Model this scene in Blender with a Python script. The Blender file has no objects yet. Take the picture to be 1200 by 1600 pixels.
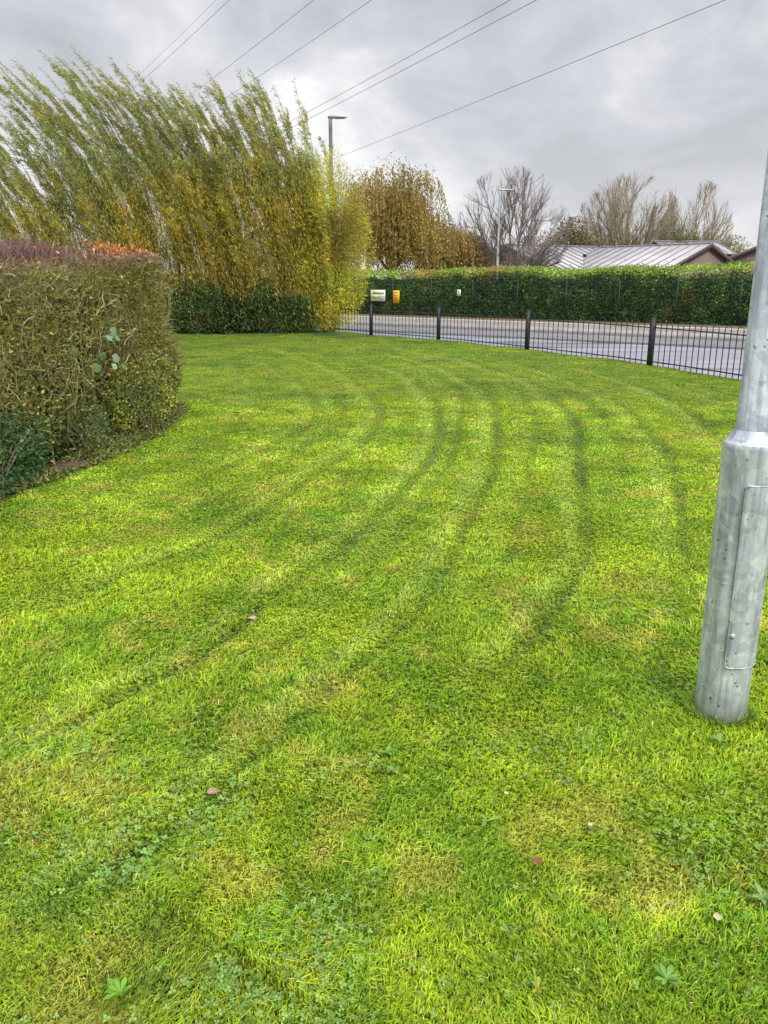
import bpy, bmesh, math, random
import numpy as np
from mathutils import Vector, Matrix

# ------------------------------------------------------------------ camera
CAM_Z = 1.6
scn = bpy.context.scene
col = scn.collection
cam_d = bpy.data.cameras.new("camera")
cam = bpy.data.objects.new("camera", cam_d)
col.objects.link(cam)
cam.location = (0, 0, CAM_Z)
TILT = math.atan(358 / 1230)
cam.rotation_euler = (math.radians(90) - TILT, 0, 0)
cam_d.sensor_fit = 'VERTICAL'
cam_d.sensor_height = 36
cam_d.lens = 36 * 1230 / 1600
cam_d.clip_start = 0.05
cam_d.clip_end = 3000
scn.camera = cam

# ------------------------------------------------------------------ light
SUN_EL, SUN_AZ = math.radians(42), math.radians(150)
scn.view_settings.view_transform = 'Standard'
scn.view_settings.look = 'None'
scn.view_settings.gamma = 1
scn.view_settings.exposure = 0.62
scn.cycles.max_bounces = 6
scn.cycles.diffuse_bounces = 3
scn.cycles.glossy_bounces = 2
scn.cycles.transmission_bounces = 3
scn.cycles.caustics_reflective = False
scn.cycles.caustics_refractive = False

sun_d = bpy.data.lights.new("sun", 'SUN')
sun_d.energy = 1.5
sun_d.angle = math.radians(14)
sun_d.color = (1.0, 0.96, 0.9)
sun = bpy.data.objects.new("sun", sun_d)
col.objects.link(sun)
_d = Vector((math.sin(SUN_AZ) * math.cos(SUN_EL), math.cos(SUN_AZ) * math.cos(SUN_EL), math.sin(SUN_EL)))
sun.rotation_euler = (-_d).to_track_quat('-Z', 'Y').to_euler()


def N(nt, typ, **kw):
    n = nt.nodes.new(typ)
    for k, v in kw.items():
        if k in ('inp',):
            for a, b in v.items():
                n.inputs[a].default_value = b
        else:
            setattr(n, k, v)
    return n


def ramp(nt, stops, interp='LINEAR'):
    r = nt.nodes.new('ShaderNodeValToRGB')
    cr = r.color_ramp
    cr.interpolation = interp
    while len(cr.elements) < len(stops):
        cr.elements.new(0.5)
    for e, (p, c) in zip(cr.elements, stops):
        e.position = p
        e.color = (*c, 1) if len(c) == 3 else c
    return r


def build_world():
    w = bpy.data.worlds.new("World")
    scn.world = w
    w.use_nodes = True
    nt = w.node_tree
    nt.nodes.clear()
    L = nt.links.new
    out = N(nt, 'ShaderNodeOutputWorld')
    tc = N(nt, 'ShaderNodeTexCoord')
    sep = N(nt, 'ShaderNodeSeparateXYZ')
    L(tc.outputs['Generated'], sep.inputs[0])
    # cloud deck: direction projected on a plane overhead, softened at the horizon
    zc = N(nt, 'ShaderNodeMath', operation='MAXIMUM', inp={1: 0.0})
    L(sep.outputs['Z'], zc.inputs[0])
    za = N(nt, 'ShaderNodeMath', operation='ADD', inp={1: 0.42})
    L(zc.outputs[0], za.inputs[0])
    dx = N(nt, 'ShaderNodeMath', operation='DIVIDE')
    dy = N(nt, 'ShaderNodeMath', operation='DIVIDE')
    L(sep.outputs['X'], dx.inputs[0]); L(za.outputs[0], dx.inputs[1])
    L(sep.outputs['Y'], dy.inputs[0]); L(za.outputs[0], dy.inputs[1])
    cb = N(nt, 'ShaderNodeCombineXYZ')
    L(dx.outputs[0], cb.inputs[0]); L(dy.outputs[0], cb.inputs[1])
    mp = N(nt, 'ShaderNodeMapping')
    mp.inputs['Location'].default_value = (3.3, 1.2, 0.4)
    mp.inputs['Rotation'].default_value = (0, 0, 0.35)
    mp.inputs['Scale'].default_value = (1.15, 1.15, 1)
    L(cb.outputs[0], mp.inputs[0])
    n1 = N(nt, 'ShaderNodeTexNoise', inp={'Scale': 0.85, 'Detail': 7, 'Roughness': 0.5, 'Distortion': 0.3})
    n2 = N(nt, 'ShaderNodeTexNoise', inp={'Scale': 3.4, 'Detail': 6, 'Roughness': 0.55, 'Distortion': 0.4})
    L(mp.outputs[0], n1.inputs['Vector']); L(mp.outputs[0], n2.inputs['Vector'])
    a = N(nt, 'ShaderNodeMath', operation='MULTIPLY', inp={1: 0.56})
    b = N(nt, 'ShaderNodeMath', operation='MULTIPLY_ADD', inp={1: 0.44})
    L(n1.outputs[0], a.inputs[0]); L(n2.outputs[0], b.inputs[0]); L(a.outputs[0], b.inputs[2])
    cl = ramp(nt, [(0.38, (0.30, 0.31, 0.335)), (0.445, (0.385, 0.395, 0.43)), (0.495, (0.465, 0.475, 0.505)),
                   (0.55, (0.60, 0.60, 0.61)), (0.61, (0.78, 0.78, 0.78))])
    L(b.outputs[0], cl.inputs[0])
    # an overcast sky is brighter overhead than at the horizon
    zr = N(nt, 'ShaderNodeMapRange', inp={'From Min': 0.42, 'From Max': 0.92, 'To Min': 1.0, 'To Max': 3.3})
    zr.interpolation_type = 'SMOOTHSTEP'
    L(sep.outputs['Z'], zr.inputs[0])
    # paler low down where the deck is far away
    hz = N(nt, 'ShaderNodeMapRange', inp={'From Min': 0.0, 'From Max': 0.38, 'To Min': 0.55, 'To Max': 0.0})
    L(sep.outputs['Z'], hz.inputs[0])
    mxh = N(nt, 'ShaderNodeMix', data_type='RGBA')
    L(hz.outputs[0], mxh.inputs[0]); L(cl.outputs[0], mxh.inputs[6])
    mxh.inputs[7].default_value = (0.60, 0.60, 0.615, 1)
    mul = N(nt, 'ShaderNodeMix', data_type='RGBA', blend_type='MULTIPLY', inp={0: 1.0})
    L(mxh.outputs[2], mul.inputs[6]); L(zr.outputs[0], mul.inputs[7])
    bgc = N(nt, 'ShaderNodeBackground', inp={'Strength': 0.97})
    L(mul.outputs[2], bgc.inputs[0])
    sky = N(nt, 'ShaderNodeTexSky', sky_type='NISHITA')
    sky.sun_disc = False
    sky.sun_elevation = SUN_EL
    sky.sun_rotation = SUN_AZ
    bgs = N(nt, 'ShaderNodeBackground', inp={'Strength': 0.05})
    L(sky.outputs[0], bgs.inputs[0])
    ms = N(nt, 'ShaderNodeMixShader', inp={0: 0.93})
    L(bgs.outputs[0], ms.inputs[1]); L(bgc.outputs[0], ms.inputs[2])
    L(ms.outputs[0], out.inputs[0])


build_world()

# ------------------------------------------------------------------ helpers
rng = np.random.default_rng(7)


def hash2(ix, iy, seed):
    v = np.sin(ix * 127.1 + iy * 311.7 + seed * 74.7) * 43758.5453
    return v - np.floor(v)


def vnoise(x, y, s, seed=0):
    x = np.asarray(x, float) / s + 1000.5
    y = np.asarray(y, float) / s + 1000.5
    ix, iy = np.floor(x), np.floor(y)
    fx, fy = x - ix, y - iy
    fx = fx * fx * (3 - 2 * fx); fy = fy * fy * (3 - 2 * fy)
    a = hash2(ix, iy, seed); b = hash2(ix + 1, iy, seed)
    c = hash2(ix, iy + 1, seed); d = hash2(ix + 1, iy + 1, seed)
    return (a * (1 - fx) + b * fx) * (1 - fy) + (c * (1 - fx) + d * fx) * fy


def fbm(x, y, s, seed=0, oct=3):
    t, amp, tot = 0, 1.0, 0
    for k in range(oct):
        t = t + amp * vnoise(x + k * 3.7, y - k * 5.1, s / 2 ** k, seed + k); tot += amp; amp *= 0.55
    return t / tot


def tag(o, label=None, cat=None, group=None, kind=None):
    if label: o['label'] = label
    if cat: o['category'] = cat
    if group: o['group'] = group
    if kind: o['kind'] = kind
    return o


def empty(name, loc=(0, 0, 0), rz=0):
    o = bpy.data.objects.new(name, None)
    o.location = loc; o.rotation_euler = (0, 0, rz)
    col.objects.link(o)
    return o


def link(name, me, mat=None, parent=None):
    if mat: me.materials.append(mat)
    o = bpy.data.objects.new(name, me)
    col.objects.link(o)
    if parent: o.parent = parent
    return o


def np_mesh(name, V, F, mat=None, parent=None, C=None, smooth=False):
    """V (n,3); F list of (m,k) int arrays; C (n,3) own colour of each leaf/blade. Parent sits at its own origin: V is world space."""
    V = np.asarray(V, np.float32).reshape(-1, 3)
    if parent is not None:
        V = V - np.array(parent.location, np.float32)
    me = bpy.data.meshes.new(name)
    me.vertices.add(len(V)); me.vertices.foreach_set('co', V.ravel())
    F = [np.asarray(f, np.int32) for f in F if len(f)]
    loops = np.concatenate([f.ravel() for f in F])
    sizes = np.concatenate([np.full(len(f), f.shape[1], np.int32) for f in F])
    starts = np.concatenate([[0], np.cumsum(sizes)[:-1]]).astype(np.int32)
    me.loops.add(len(loops)); me.loops.foreach_set('vertex_index', loops)
    me.polygons.add(len(sizes)); me.polygons.foreach_set('loop_start', starts)
    try: me.polygons.foreach_set('loop_total', sizes)
    except Exception: pass
    if smooth: me.polygons.foreach_set('use_smooth', np.ones(len(sizes), bool))
    if C is not None:
        at = me.color_attributes.new('col', 'FLOAT_COLOR', 'POINT')
        cc = np.ones((len(V), 4), np.float32); cc[:, :3] = C
        at.data.foreach_set('color', cc.ravel())
    me.update(calc_edges=True)
    return link(name, me, mat, parent)


def norm(a):
    return a / np.maximum(np.linalg.norm(a, axis=-1, keepdims=True), 1e-9)


def leaves(P, D, L, W, Cc, fold=0.0, nrm=None):
    """diamond leaves: base P, unit direction D, length, width, colour -> V, F, C"""
    n = len(P)
    D = norm(D)
    if nrm is None:
        nrm = rng.normal(size=(n, 3))
    S = norm(np.cross(D, nrm))
    L = np.broadcast_to(L, (n,))[:, None]; W = np.broadcast_to(W, (n,))[:, None]
    up = norm(np.cross(S, D))
    V = np.stack([P, P + D * L * .45 + S * W * .5 + up * W * fold, P + D * L, P + D * L * .45 - S * W * .5 + up * W * fold], 1)
    F = np.arange(n * 4).reshape(n, 4)
    C = np.repeat(Cc, 4, axis=0)
    return V.reshape(-1, 3), F, C


def tubes(paths, radii, sides=3):
    """paths (n,m,3), radii (n,m) -> V, F"""
    n, m, _ = paths.shape
    T = np.gradient(paths, axis=1); T = norm(T)
    ref = np.zeros_like(T); ref[..., 0] = 1
    ref[np.abs(T[..., 0]) > .9] = (0, 1, 0)
    U = norm(np.cross(T, ref)); Wd = np.cross(T, U)
    a = np.arange(sides) / sides * 2 * np.pi
    ring = (U[:, :, None, :] * np.cos(a)[None, None, :, None] + Wd[:, :, None, :] * np.sin(a)[None, None, :, None])
    V = paths[:, :, None, :] + ring * radii[:, :, None, None]
    idx = np.arange(n * m * sides).reshape(n, m, sides)
    nx = np.roll(idx, -1, axis=2)
    F = np.stack([idx[:, :-1], nx[:, :-1], nx[:, 1:], idx[:, 1:]], -1).reshape(-1, 4)
    return V.reshape(-1, 3), F


def join(parts):
    Vs, Fs, Cs, o = [], [], [], 0
    for p in parts:
        V, F = p[0], p[1]
        Vs.append(V); Fs.append(np.asarray(F) + o); o += len(V)
        Cs.append(p[2] if len(p) > 2 else np.ones((len(V), 3)))
    return np.concatenate(Vs), Fs, np.concatenate(Cs)


def box_vf(x0, x1, y0, y1, z0, z1):
    V = np.array([(x, y, z) for z in (z0, z1) for y in (y0, y1) for x in (x0, x1)], float)
    F = np.array([(0, 2, 3, 1), (4, 5, 7, 6), (0, 1, 5, 4), (2, 6, 7, 3), (0, 4, 6, 2), (1, 3, 7, 5)])
    return V, F


def obox(p, q, w, z0, z1, z0b=None, z1b=None):
    """box along the plan segment p-q, width w"""
    p = np.array(p, float); q = np.array(q, float)
    d = norm(q - p); nn = np.array((-d[1], d[0])) * w / 2
    z0b = z0 if z0b is None else z0b; z1b = z1 if z1b is None else z1b
    c = [p - nn, p + nn, q + nn, q - nn]
    V = [(*c[0], z0), (*c[1], z0), (*c[2], z0b), (*c[3], z0b), (*c[0], z1), (*c[1], z1), (*c[2], z1b), (*c[3], z1b)]
    F = np.array([(0, 1, 2, 3), (4, 7, 6, 5), (0, 4, 5, 1), (1, 5, 6, 2), (2, 6, 7, 3), (3, 7, 4, 0)])
    return np.array(V), F


def lathe(prof, sides=32, cx=0, cy=0, lean=(0, 0), z0=0, cap=True):
    a = np.arange(sides) / sides * 2 * np.pi
    V = []
    for r, z in prof:
        V.append(np.stack([cx + lean[0] * (z - z0) + r * np.cos(a), cy + lean[1] * (z - z0) + r * np.sin(a), np.full(sides, z)], 1))
    m = len(prof)
    V = np.concatenate(V)
    idx = np.arange(m * sides).reshape(m, sides); nx = np.roll(idx, -1, 1)
    F = np.stack([idx[:-1], nx[:-1], nx[1:], idx[1:]], -1).reshape(-1, 4)
    return V, F


def cr(P, k=8):
    """Catmull-Rom through the plan points"""
    P = [np.array(p, float) for p in P]
    P = [2 * P[0] - P[1]] + P + [2 * P[-1] - P[-2]]
    out = []
    for i in range(1, len(P) - 2):
        a, b, c, d = P[i - 1:i + 3]
        for j in range(k):
            t = j / k
            out.append(.5 * ((2 * b) + (-a + c) * t + (2 * a - 5 * b + 4 * c - d) * t * t + (-a + 3 * b - 3 * c + d) * t ** 3))
    out.append(P[-2])
    return np.array(out)


# ------------------------------------------------------------------ materials
def mat_new(name):
    m = bpy.data.materials.new(name); m.use_nodes = True
    nt = m.node_tree; nt.nodes.clear()
    return m, nt, N(nt, 'ShaderNodeOutputMaterial')


def mat_leaf(name, trans=0.3, rough=0.5, spec=0.3, bright=1.0, var=0.25, vscale=3.0, upn=0.0):
    """colour comes from each leaf's own colour attribute, slightly varied by a noise"""
    m, nt, out = mat_new(name)
    L = nt.links.new
    at = N(nt, 'ShaderNodeAttribute', attribute_name='col')
    ge = N(nt, 'ShaderNodeNewGeometry')
    no = N(nt, 'ShaderNodeTexNoise', inp={'Scale': vscale, 'Detail': 3})
    L(ge.outputs['Position'], no.inputs['Vector'])
    mr = N(nt, 'ShaderNodeMapRange', inp={'From Min': .3, 'From Max': .7, 'To Min': bright * (1 - var), 'To Max': bright * (1 + var)})
    L(no.outputs[0], mr.inputs[0])
    mx = N(nt, 'ShaderNodeVectorMath', operation='SCALE')
    L(at.outputs['Color'], mx.inputs[0]); L(mr.outputs[0], mx.inputs['Scale'])
    bs = N(nt, 'ShaderNodeBsdfPrincipled', inp={'Roughness': rough, 'Specular IOR Level': spec})
    L(mx.outputs[0], bs.inputs['Base Color'])
    if upn > 0:      # normals bent upward, an added brightening of upright blades
        nm = N(nt, 'ShaderNodeMix', data_type='VECTOR', inp={0: upn})
        nm.inputs[5].default_value = (0, 0, 1)
        L(ge.outputs['Normal'], nm.inputs[4]); vn = N(nt, 'ShaderNodeVectorMath', operation='NORMALIZE'); L(nm.outputs[1], vn.inputs[0])
        L(vn.outputs[0], bs.inputs['Normal'])
    if trans > 0:
        tr = N(nt, 'ShaderNodeBsdfTranslucent')
        L(mx.outputs[0], tr.inputs['Color'])
        ms = N(nt, 'ShaderNodeMixShader', inp={0: trans})
        L(bs.outputs[0], ms.inputs[1]); L(tr.outputs[0], ms.inputs[2]); L(ms.outputs[0], out.inputs[0])
    else:
        L(bs.outputs[0], out.inputs[0])
    return m


def mat_noise(name, c1, c2, scale=4.0, rough=(.6, .8), metal=0.0, bump=0.0, detail=6, c3=None, spec=0.5, coords='Object', mscale=(1, 1, 1)):
    m, nt, out = mat_new(name)
    L = nt.links.new
    tc = N(nt, 'ShaderNodeTexCoord')
    mp = N(nt, 'ShaderNodeMapping'); mp.inputs['Scale'].default_value = mscale
    L(tc.outputs[coords], mp.inputs[0])
    no = N(nt, 'ShaderNodeTexNoise', inp={'Scale': scale, 'Detail': detail, 'Roughness': .6})
    L(mp.outputs[0], no.inputs['Vector'])
    st = [(.32, c1), (.68, c2)] if c3 is None else [(.3, c1), (.5, c2), (.7, c3)]
    r = ramp(nt, st)
    L(no.outputs[0], r.inputs[0])
    bs = N(nt, 'ShaderNodeBsdfPrincipled', inp={'Metallic': metal, 'Specular IOR Level': spec})
    L(r.outputs[0], bs.inputs['Base Color'])
    mr = N(nt, 'ShaderNodeMapRange', inp={'From Min': .3, 'From Max': .7, 'To Min': rough[0], 'To Max': rough[1]})
    L(no.outputs[0], mr.inputs[0]); L(mr.outputs[0], bs.inputs['Roughness'])
    if bump:
        n2 = N(nt, 'ShaderNodeTexNoise', inp={'Scale': scale * 6, 'Detail': 4})
        L(mp.outputs[0], n2.inputs['Vector'])
        bp = N(nt, 'ShaderNodeBump', inp={'Strength': bump, 'Distance': .02})
        L(n2.outputs[0], bp.inputs['Height']); L(bp.outputs[0], bs.inputs['Normal'])
    L(bs.outputs[0], out.inputs[0])
    return m


M_bark = mat_noise('bark', (.10, .085, .06), (.22, .19, .15), 6, mscale=(1, 1, .3), bump=.4)
M_twig = mat_noise('twig_bark', (.16, .12, .09), (.30, .24, .18), 8)
M_purple_twig = mat_noise('purple_twig', (.15, .12, .115), (.27, .22, .21), 8)
M_black = mat_noise('black_paint', (.012, .012, .014), (.025, .025, .027), 12, (.35, .5))
M_soil = mat_noise('damp_soil', (.035, .025, .015), (.11, .075, .045), 9, bump=.8, c3=(.16, .11, .07))


def mat_galv():
    m, nt, out = mat_new('galvanised_steel')
    L = nt.links.new
    tc = N(nt, 'ShaderNodeTexCoord')
    # spangle
    vo = N(nt, 'ShaderNodeTexVoronoi', inp={'Scale': 26.0})
    no0 = N(nt, 'ShaderNodeTexNoise', inp={'Scale': 7, 'Detail': 4})
    L(tc.outputs['Object'], no0.inputs['Vector'])
    mxv = N(nt, 'ShaderNodeMix', data_type='RGBA', inp={0: .18})
    L(tc.outputs['Object'], mxv.inputs[6]); L(no0.outputs['Color'], mxv.inputs[7])
    L(mxv.outputs[2], vo.inputs['Vector'])
    sp = N(nt, 'ShaderNodeSeparateColor'); L(vo.outputs['Color'], sp.inputs[0])
    r1 = ramp(nt, [(0, (.44, .485, .56)), (.5, (.52, .565, .64)), (1, (.63, .67, .75))])
    L(sp.outputs[0], r1.inputs[0])
    # white smears
    n1 = N(nt, 'ShaderNodeTexNoise', inp={'Scale': 13, 'Detail': 5, 'Roughness': .55, 'Distortion': 1.2})
    L(tc.outputs['Object'], n1.inputs['Vector'])
    r2 = ramp(nt, [(.52, (0, 0, 0)), (.70, (.75, .75, .75))]); L(n1.outputs[0], r2.inputs[0])
    m1 = N(nt, 'ShaderNodeMix', data_type='RGBA'); L(r2.outputs[0], m1.inputs[0]); L(r1.outputs[0], m1.inputs[6])
    m1.inputs[7].default_value = (.82, .86, .93, 1)
    # dark vertical runs
    mp = N(nt, 'ShaderNodeMapping'); mp.inputs['Scale'].default_value = (1, 1, .09)
    L(tc.outputs['Object'], mp.inputs[0])
    n2 = N(nt, 'ShaderNodeTexNoise', inp={'Scale': 30, 'Detail': 5, 'Roughness': .6, 'Distortion': .5}); L(mp.outputs[0], n2.inputs['Vector'])
    r3 = ramp(nt, [(.38, (.55, .57, .60)), (.52, (1, 1, 1))]); L(n2.outputs[0], r3.inputs[0])
    m2 = N(nt, 'ShaderNodeMix', data_type='RGBA', blend_type='MULTIPLY', inp={0: .8}); L(m1.outputs[2], m2.inputs[6]); L(r3.outputs[0], m2.inputs[7])
    # dirt splash near the ground and small specks
    n3 = N(nt, 'ShaderNodeTexNoise', inp={'Scale': 45, 'Detail': 3}); L(tc.outputs['Object'], n3.inputs['Vector'])
    r4 = ramp(nt, [(.27, (.3, .3, .3)), (.33, (1, 1, 1))]); L(n3.outputs[0], r4.inputs[0])
    m3 = N(nt, 'ShaderNodeMix', data_type='RGBA', blend_type='MULTIPLY', inp={0: 1.0}); L(m2.outputs[2], m3.inputs[6]); L(r4.outputs[0], m3.inputs[7])
    sz = N(nt, 'ShaderNodeSeparateXYZ'); L(tc.outputs['Object'], sz.inputs[0])
    gz = N(nt, 'ShaderNodeMath', operation='MULTIPLY_ADD', inp={1: .12, 2: 0}); L(n1.outputs[0], gz.inputs[0])
    ad = N(nt, 'ShaderNodeMath', operation='SUBTRACT'); L(sz.outputs['Z'], ad.inputs[0]); L(gz.outputs[0], ad.inputs[1])
    md = N(nt, 'ShaderNodeMapRange', inp={'From Min': -.05, 'From Max': .06, 'To Min': .75, 'To Max': 0}); L(ad.outputs[0], md.inputs[0])
    m4 = N(nt, 'ShaderNodeMix', data_type='RGBA'); L(md.outputs[0], m4.inputs[0]); L(m3.outputs[2], m4.inputs[6])
    m4.inputs[7].default_value = (.20, .20, .17, 1)
    bs = N(nt, 'ShaderNodeBsdfPrincipled', inp={'Metallic': .35, 'Specular IOR Level': .5})
    L(m4.outputs[2], bs.inputs['Base Color'])
    rr = N(nt, 'ShaderNodeMapRange', inp={'To Min': .30, 'To Max': .52}); L(sp.outputs[1], rr.inputs[0]); L(rr.outputs[0], bs.inputs['Roughness'])
    bp = N(nt, 'ShaderNodeBump', inp={'Strength': .25, 'Distance': .004}); L(n1.outputs[0], bp.inputs['Height']); L(bp.outputs[0], bs.inputs['Normal'])
    L(bs.outputs[0], out.inputs[0])
    return m


M_galv = mat_galv()

# ------------------------------------------------------------------ plan of the place
# railing line round the lawn (plan, metres), from behind the willows on the left to the right and round past the lamp column
FENCE_PTS = [(-27, 30.5), (-22, 31.2), (-14, 31.3), (-8, 30.6), (-4.2, 29.3), (-1.755, 28.0), (-0.417, 26.22), (1.591, 23.52), (3.573, 20.06), (5.403, 16.21),
             (6.45, 12.4), (6.9, 8.5), (6.7, 4.5), (6.0, 0.5), (5.0, -4)]
FENCE = cr(FENCE_PTS, 10)
RUTS = {
 'B': (.8, [(-4.34,22.99),(-2.84,20.46),(-1.58,17.62),(-0.85,15.12),(-0.39,13.04),(-0.11,10.95),(-0.01,10.00),(-0.11,8.70),(-0.24,7.94),(-0.42,7.30),(-0.68,6.25),(-0.92,5.42),(-1.21,4.70),(-1.47,4.25),(-1.69,3.86),(-1.89,3.58)]),
 'A': (1.0, [(-0.85,20.06),(-0.16,16.61),(0.40,14.67),(0.58,13.04),(0.73,11.20),(0.69,9.60),(0.62,8.54),(0.44,7.30),(0.25,6.46),(0.00,5.50),(-0.24,4.77),(-0.45,4.30),(-0.66,3.74),(-0.78,3.36),(-1.04,2.88),(-1.19,2.59),(-1.32,2.35)]),
 'C': (.5, [(-3.46,19.67),(-2.54,17.32),(-1.92,15.12),(-1.27,13.04),(-1.00,11.46),(-0.86,10.21),(-0.91,9.24),(-0.99,8.54),(-1.24,7.50),(-1.51,6.70),(-1.92,5.67)]),
 'D': (1.0, [(-0.53,20.88),(0.20,18.94),(0.76,17.32),(1.22,15.59),(1.44,13.77),(1.58,12.24),(1.46,10.32),(1.27,8.70),(0.98,6.92),(0.74,5.85),(0.51,4.90),(0.33,4.20),(0.13,3.65),(-0.11,3.10),(-0.34,2.64),(-0.48,2.35),(-0.56,2.18),(-0.75,1.94),(-0.88,1.79),(-0.99,1.65)]),
 'E': (1.0, [(0.23,21.77),(0.97,19.30),(1.72,17.62),(2.02,15.83),(2.33,14.46),(2.55,13.04),(2.46,11.60),(2.38,10.26),(2.20,8.86),(1.93,7.65),(1.71,6.65),(1.54,5.85),(1.40,5.18),(1.24,4.62),(0.94,3.85),(0.73,3.40),(0.52,3.09),(0.35,2.78)]),
 'F': (.75, [(2.40,18.77),(2.86,16.21),(3.15,14.46),(3.28,12.79),(3.28,11.14),(3.16,9.85),(2.99,8.86),(2.86,7.91),(2.64,7.03),(2.40,6.23),(2.13,5.33),(1.87,4.62),(1.60,3.98)]),
 'G': (.95, [(3.52,16.89),(3.98,15.00),(4.14,13.96),(4.20,12.17),(4.07,10.77),(3.92,9.75),(3.62,8.36),(3.24,6.95)]),
 'H': (.6, [(4.54,15.71),(4.81,13.77),(4.88,12.47),(4.81,11.33),(4.83,10.65),(4.7,9.0)]),
 'I': (.5, [(0.81,2.43),(0.81,2.08),(0.85,1.91),(0.89,1.76)]),
}
RUTC = {k: (s, cr(p, 3)) for k, (s, p) in RUTS.items()}


def beside(key, off, lo, hi):
    c = RUTC[key][1]; n = len(c); c = c[int(n * lo):int(n * hi)]
    d = norm2(np.gradient(c, axis=0)); return c + np.stack([d[:, 1], -d[:, 0]], 1) * off


norm2 = lambda a: a / np.maximum(np.linalg.norm(a, axis=1, keepdims=True), 1e-6)
# fainter passes between the main ones
RUTC['J'] = (.45, beside('C', .75, .05, .95))
RUTC['K'] = (.45, beside('D', .42, .10, .75))
RUTC['L'] = (.40, beside('E', .45, .05, .85))
RUTC['M'] = (.40, beside('B', .50, .20, .95))
RUTC['O'] = (.35, beside('F', .42, .05, .80))
# edge between lawn and the bed under the near hedge
BED = [(-3.4, 2.0), (-3.1, 4.5), (-2.98, 5.85), (-2.78, 6.6), (-2.58, 7.65), (-2.50, 8.7), (-2.6, 9.9), (-2.95, 10.9), (-4.2, 11.6), (-9.5, 12.2)]
BEDC = cr(BED, 6)


def bed_in(x, y):
    """True where the hedge bed lies (point-in-polygon)"""
    poly = np.concatenate([BEDC, [(-9.5, 1.0), (-3.6, 1.0)]])
    inside = np.zeros(np.shape(x), bool)
    n = len(poly)
    for i in range(n):
        x1, y1 = poly[i]; x2, y2 = poly[(i + 1) % n]
        if y1 == y2: continue
        c = ((y1 > y) != (y2 > y)) & (x < (x2 - x1) * (y - y1) / (y2 - y1) + x1)
        inside ^= c
    return inside


def rut_field(x, y):
    """dark-rut weight, pale-stripe weight and the tangent of the nearest rut"""
    x = np.asarray(x, float); y = np.asarray(y, float)
    dark = np.zeros_like(x); pale = np.zeros_like(x)
    tx = np.ones_like(x); ty = np.zeros_like(x); best = np.full_like(x, 9.)
    for k, (s, P) in RUTC.items():
        bd = np.full_like(x, 9.); sd = np.zeros_like(x)
        ttx = np.zeros_like(x); tty = np.zeros_like(x); tend = np.ones_like(x)
        ns = len(P) - 1
        for i in range(ns):
            a, b = P[i], P[i + 1]
            d = b - a; l = np.hypot(*d)
            if l < 1e-6: continue
            t = np.clip(((x - a[0]) * d[0] + (y - a[1]) * d[1]) / l ** 2, 0, 1)
            ex, ey = x - (a[0] + t * d[0]), y - (a[1] + t * d[1])
            dd = np.hypot(ex, ey); m = dd < bd
            bd[m] = dd[m]; sd[m] = (np.sign(d[0] * ey - d[1] * ex) * dd)[m]
            ttx[m] = d[0] / l; tty[m] = d[1] / l
            tend[m] = np.clip(np.minimum(i + t[m], ns - i - t[m]) / 4, 0, 1)
        wob = (vnoise(x, y, .55, 31) - .5) * .05 + (vnoise(x, y, .09, 32) - .5) * .025
        patch = np.clip((fbm(x, y, .8, 40 + ord(k[0])) - .28) * 2.2, .50, 1.0)
        w = s * tend * patch
        dist = np.hypot(x, y)
        wid = .022 + .0038 * np.minimum(dist, 18)
        dark = np.maximum(dark, w * np.exp(-((sd + wob) / wid) ** 2))
        pale = np.maximum(pale, s * tend * np.exp(-((sd + wob + .05 + wid * 1.9) / (wid * 1.3)) ** 2) * .9)
        m = bd < best
        best[m] = bd[m]; tx[m] = ttx[m]; ty[m] = tty[m]
    return np.clip(dark, 0, 1), np.clip(pale, 0, 1), tx, ty


def lawn_z(x, y, dark=None):
    if dark is None: dark = rut_field(x, y)[0]
    return (fbm(x, y, 1.6, 3) - .5) * .05 + (fbm(x, y, .35, 9, 2) - .5) * .022 - dark * .035


def lawn_colour(x, y, dark, pale):
    """own colour of the sward: lush, yellow-green, mossy and straw patches"""
    n = len(x)
    # patches are drawn out along the mowing direction
    a = fbm(x, y, 1.3, 11); b = fbm(x, y, .34, 12); c = fbm(x, y, .12, 13, 2); d = fbm(x, y, 2.6, 14)
    lush = np.array((.140, .255, .016)); yel = np.array((.250, .345, .018)); deep = np.array((.060, .145, .012)); straw = np.array((.40, .32, .075))
    t = np.clip((a * .35 + b * .35 + c * .3 - .38) * 4.5, 0, 1)[:, None]
    C = lush * (1 - t) + yel * t
    k = np.clip((d * .4 + c * .25 + vnoise(x, y, .5, 21) * .35 - .55) * 6, 0, 1)[:, None] * .8
    C = C * (1 - k) + deep * k
    s = np.clip((vnoise(x, y, .28, 22) * .5 + c * .5 - .62) * 7, 0, 1)[:, None] * .42
    C = C * (1 - s) + straw * s
    dist = np.hypot(x, y)[:, None]
    rd = dark[:, None]; k = .60 + .18 * np.clip(dist / 12, 0, 1); C = C * (1 - rd * k) + np.array((.048, .085, .034)) * rd * k
    scuff = (dark * np.clip((vnoise(x, y, .16, 81) - .62) * 6, 0, 1))[:, None]; C = C * (1 - scuff * .4) + np.array((.035, .030, .018)) * scuff * .4
    pl = pale[:, None]; C = C * (1 - pl * .55) + np.array((.30, .38, .075)) * pl * .55
    return C


# ------------------------------------------------------------------ setting
def ground():
    V = [(-900, -900, -.19), (900, -900, -.19), (900, 900, -.19), (-900, 900, -.19)]
    m = mat_noise('rough_grass', (.05, .07, .02), (.11, .13, .04), .3, (.8, .9), c3=(.16, .14, .06))
    tag(np_mesh('ground', V, [[(0, 1, 2, 3)]], m), kind='structure')


HU = norm(np.array((.772, -.635))); HN = np.array((HU[1], -HU[0])); HO = np.array((-1.05, 44.4))


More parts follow.
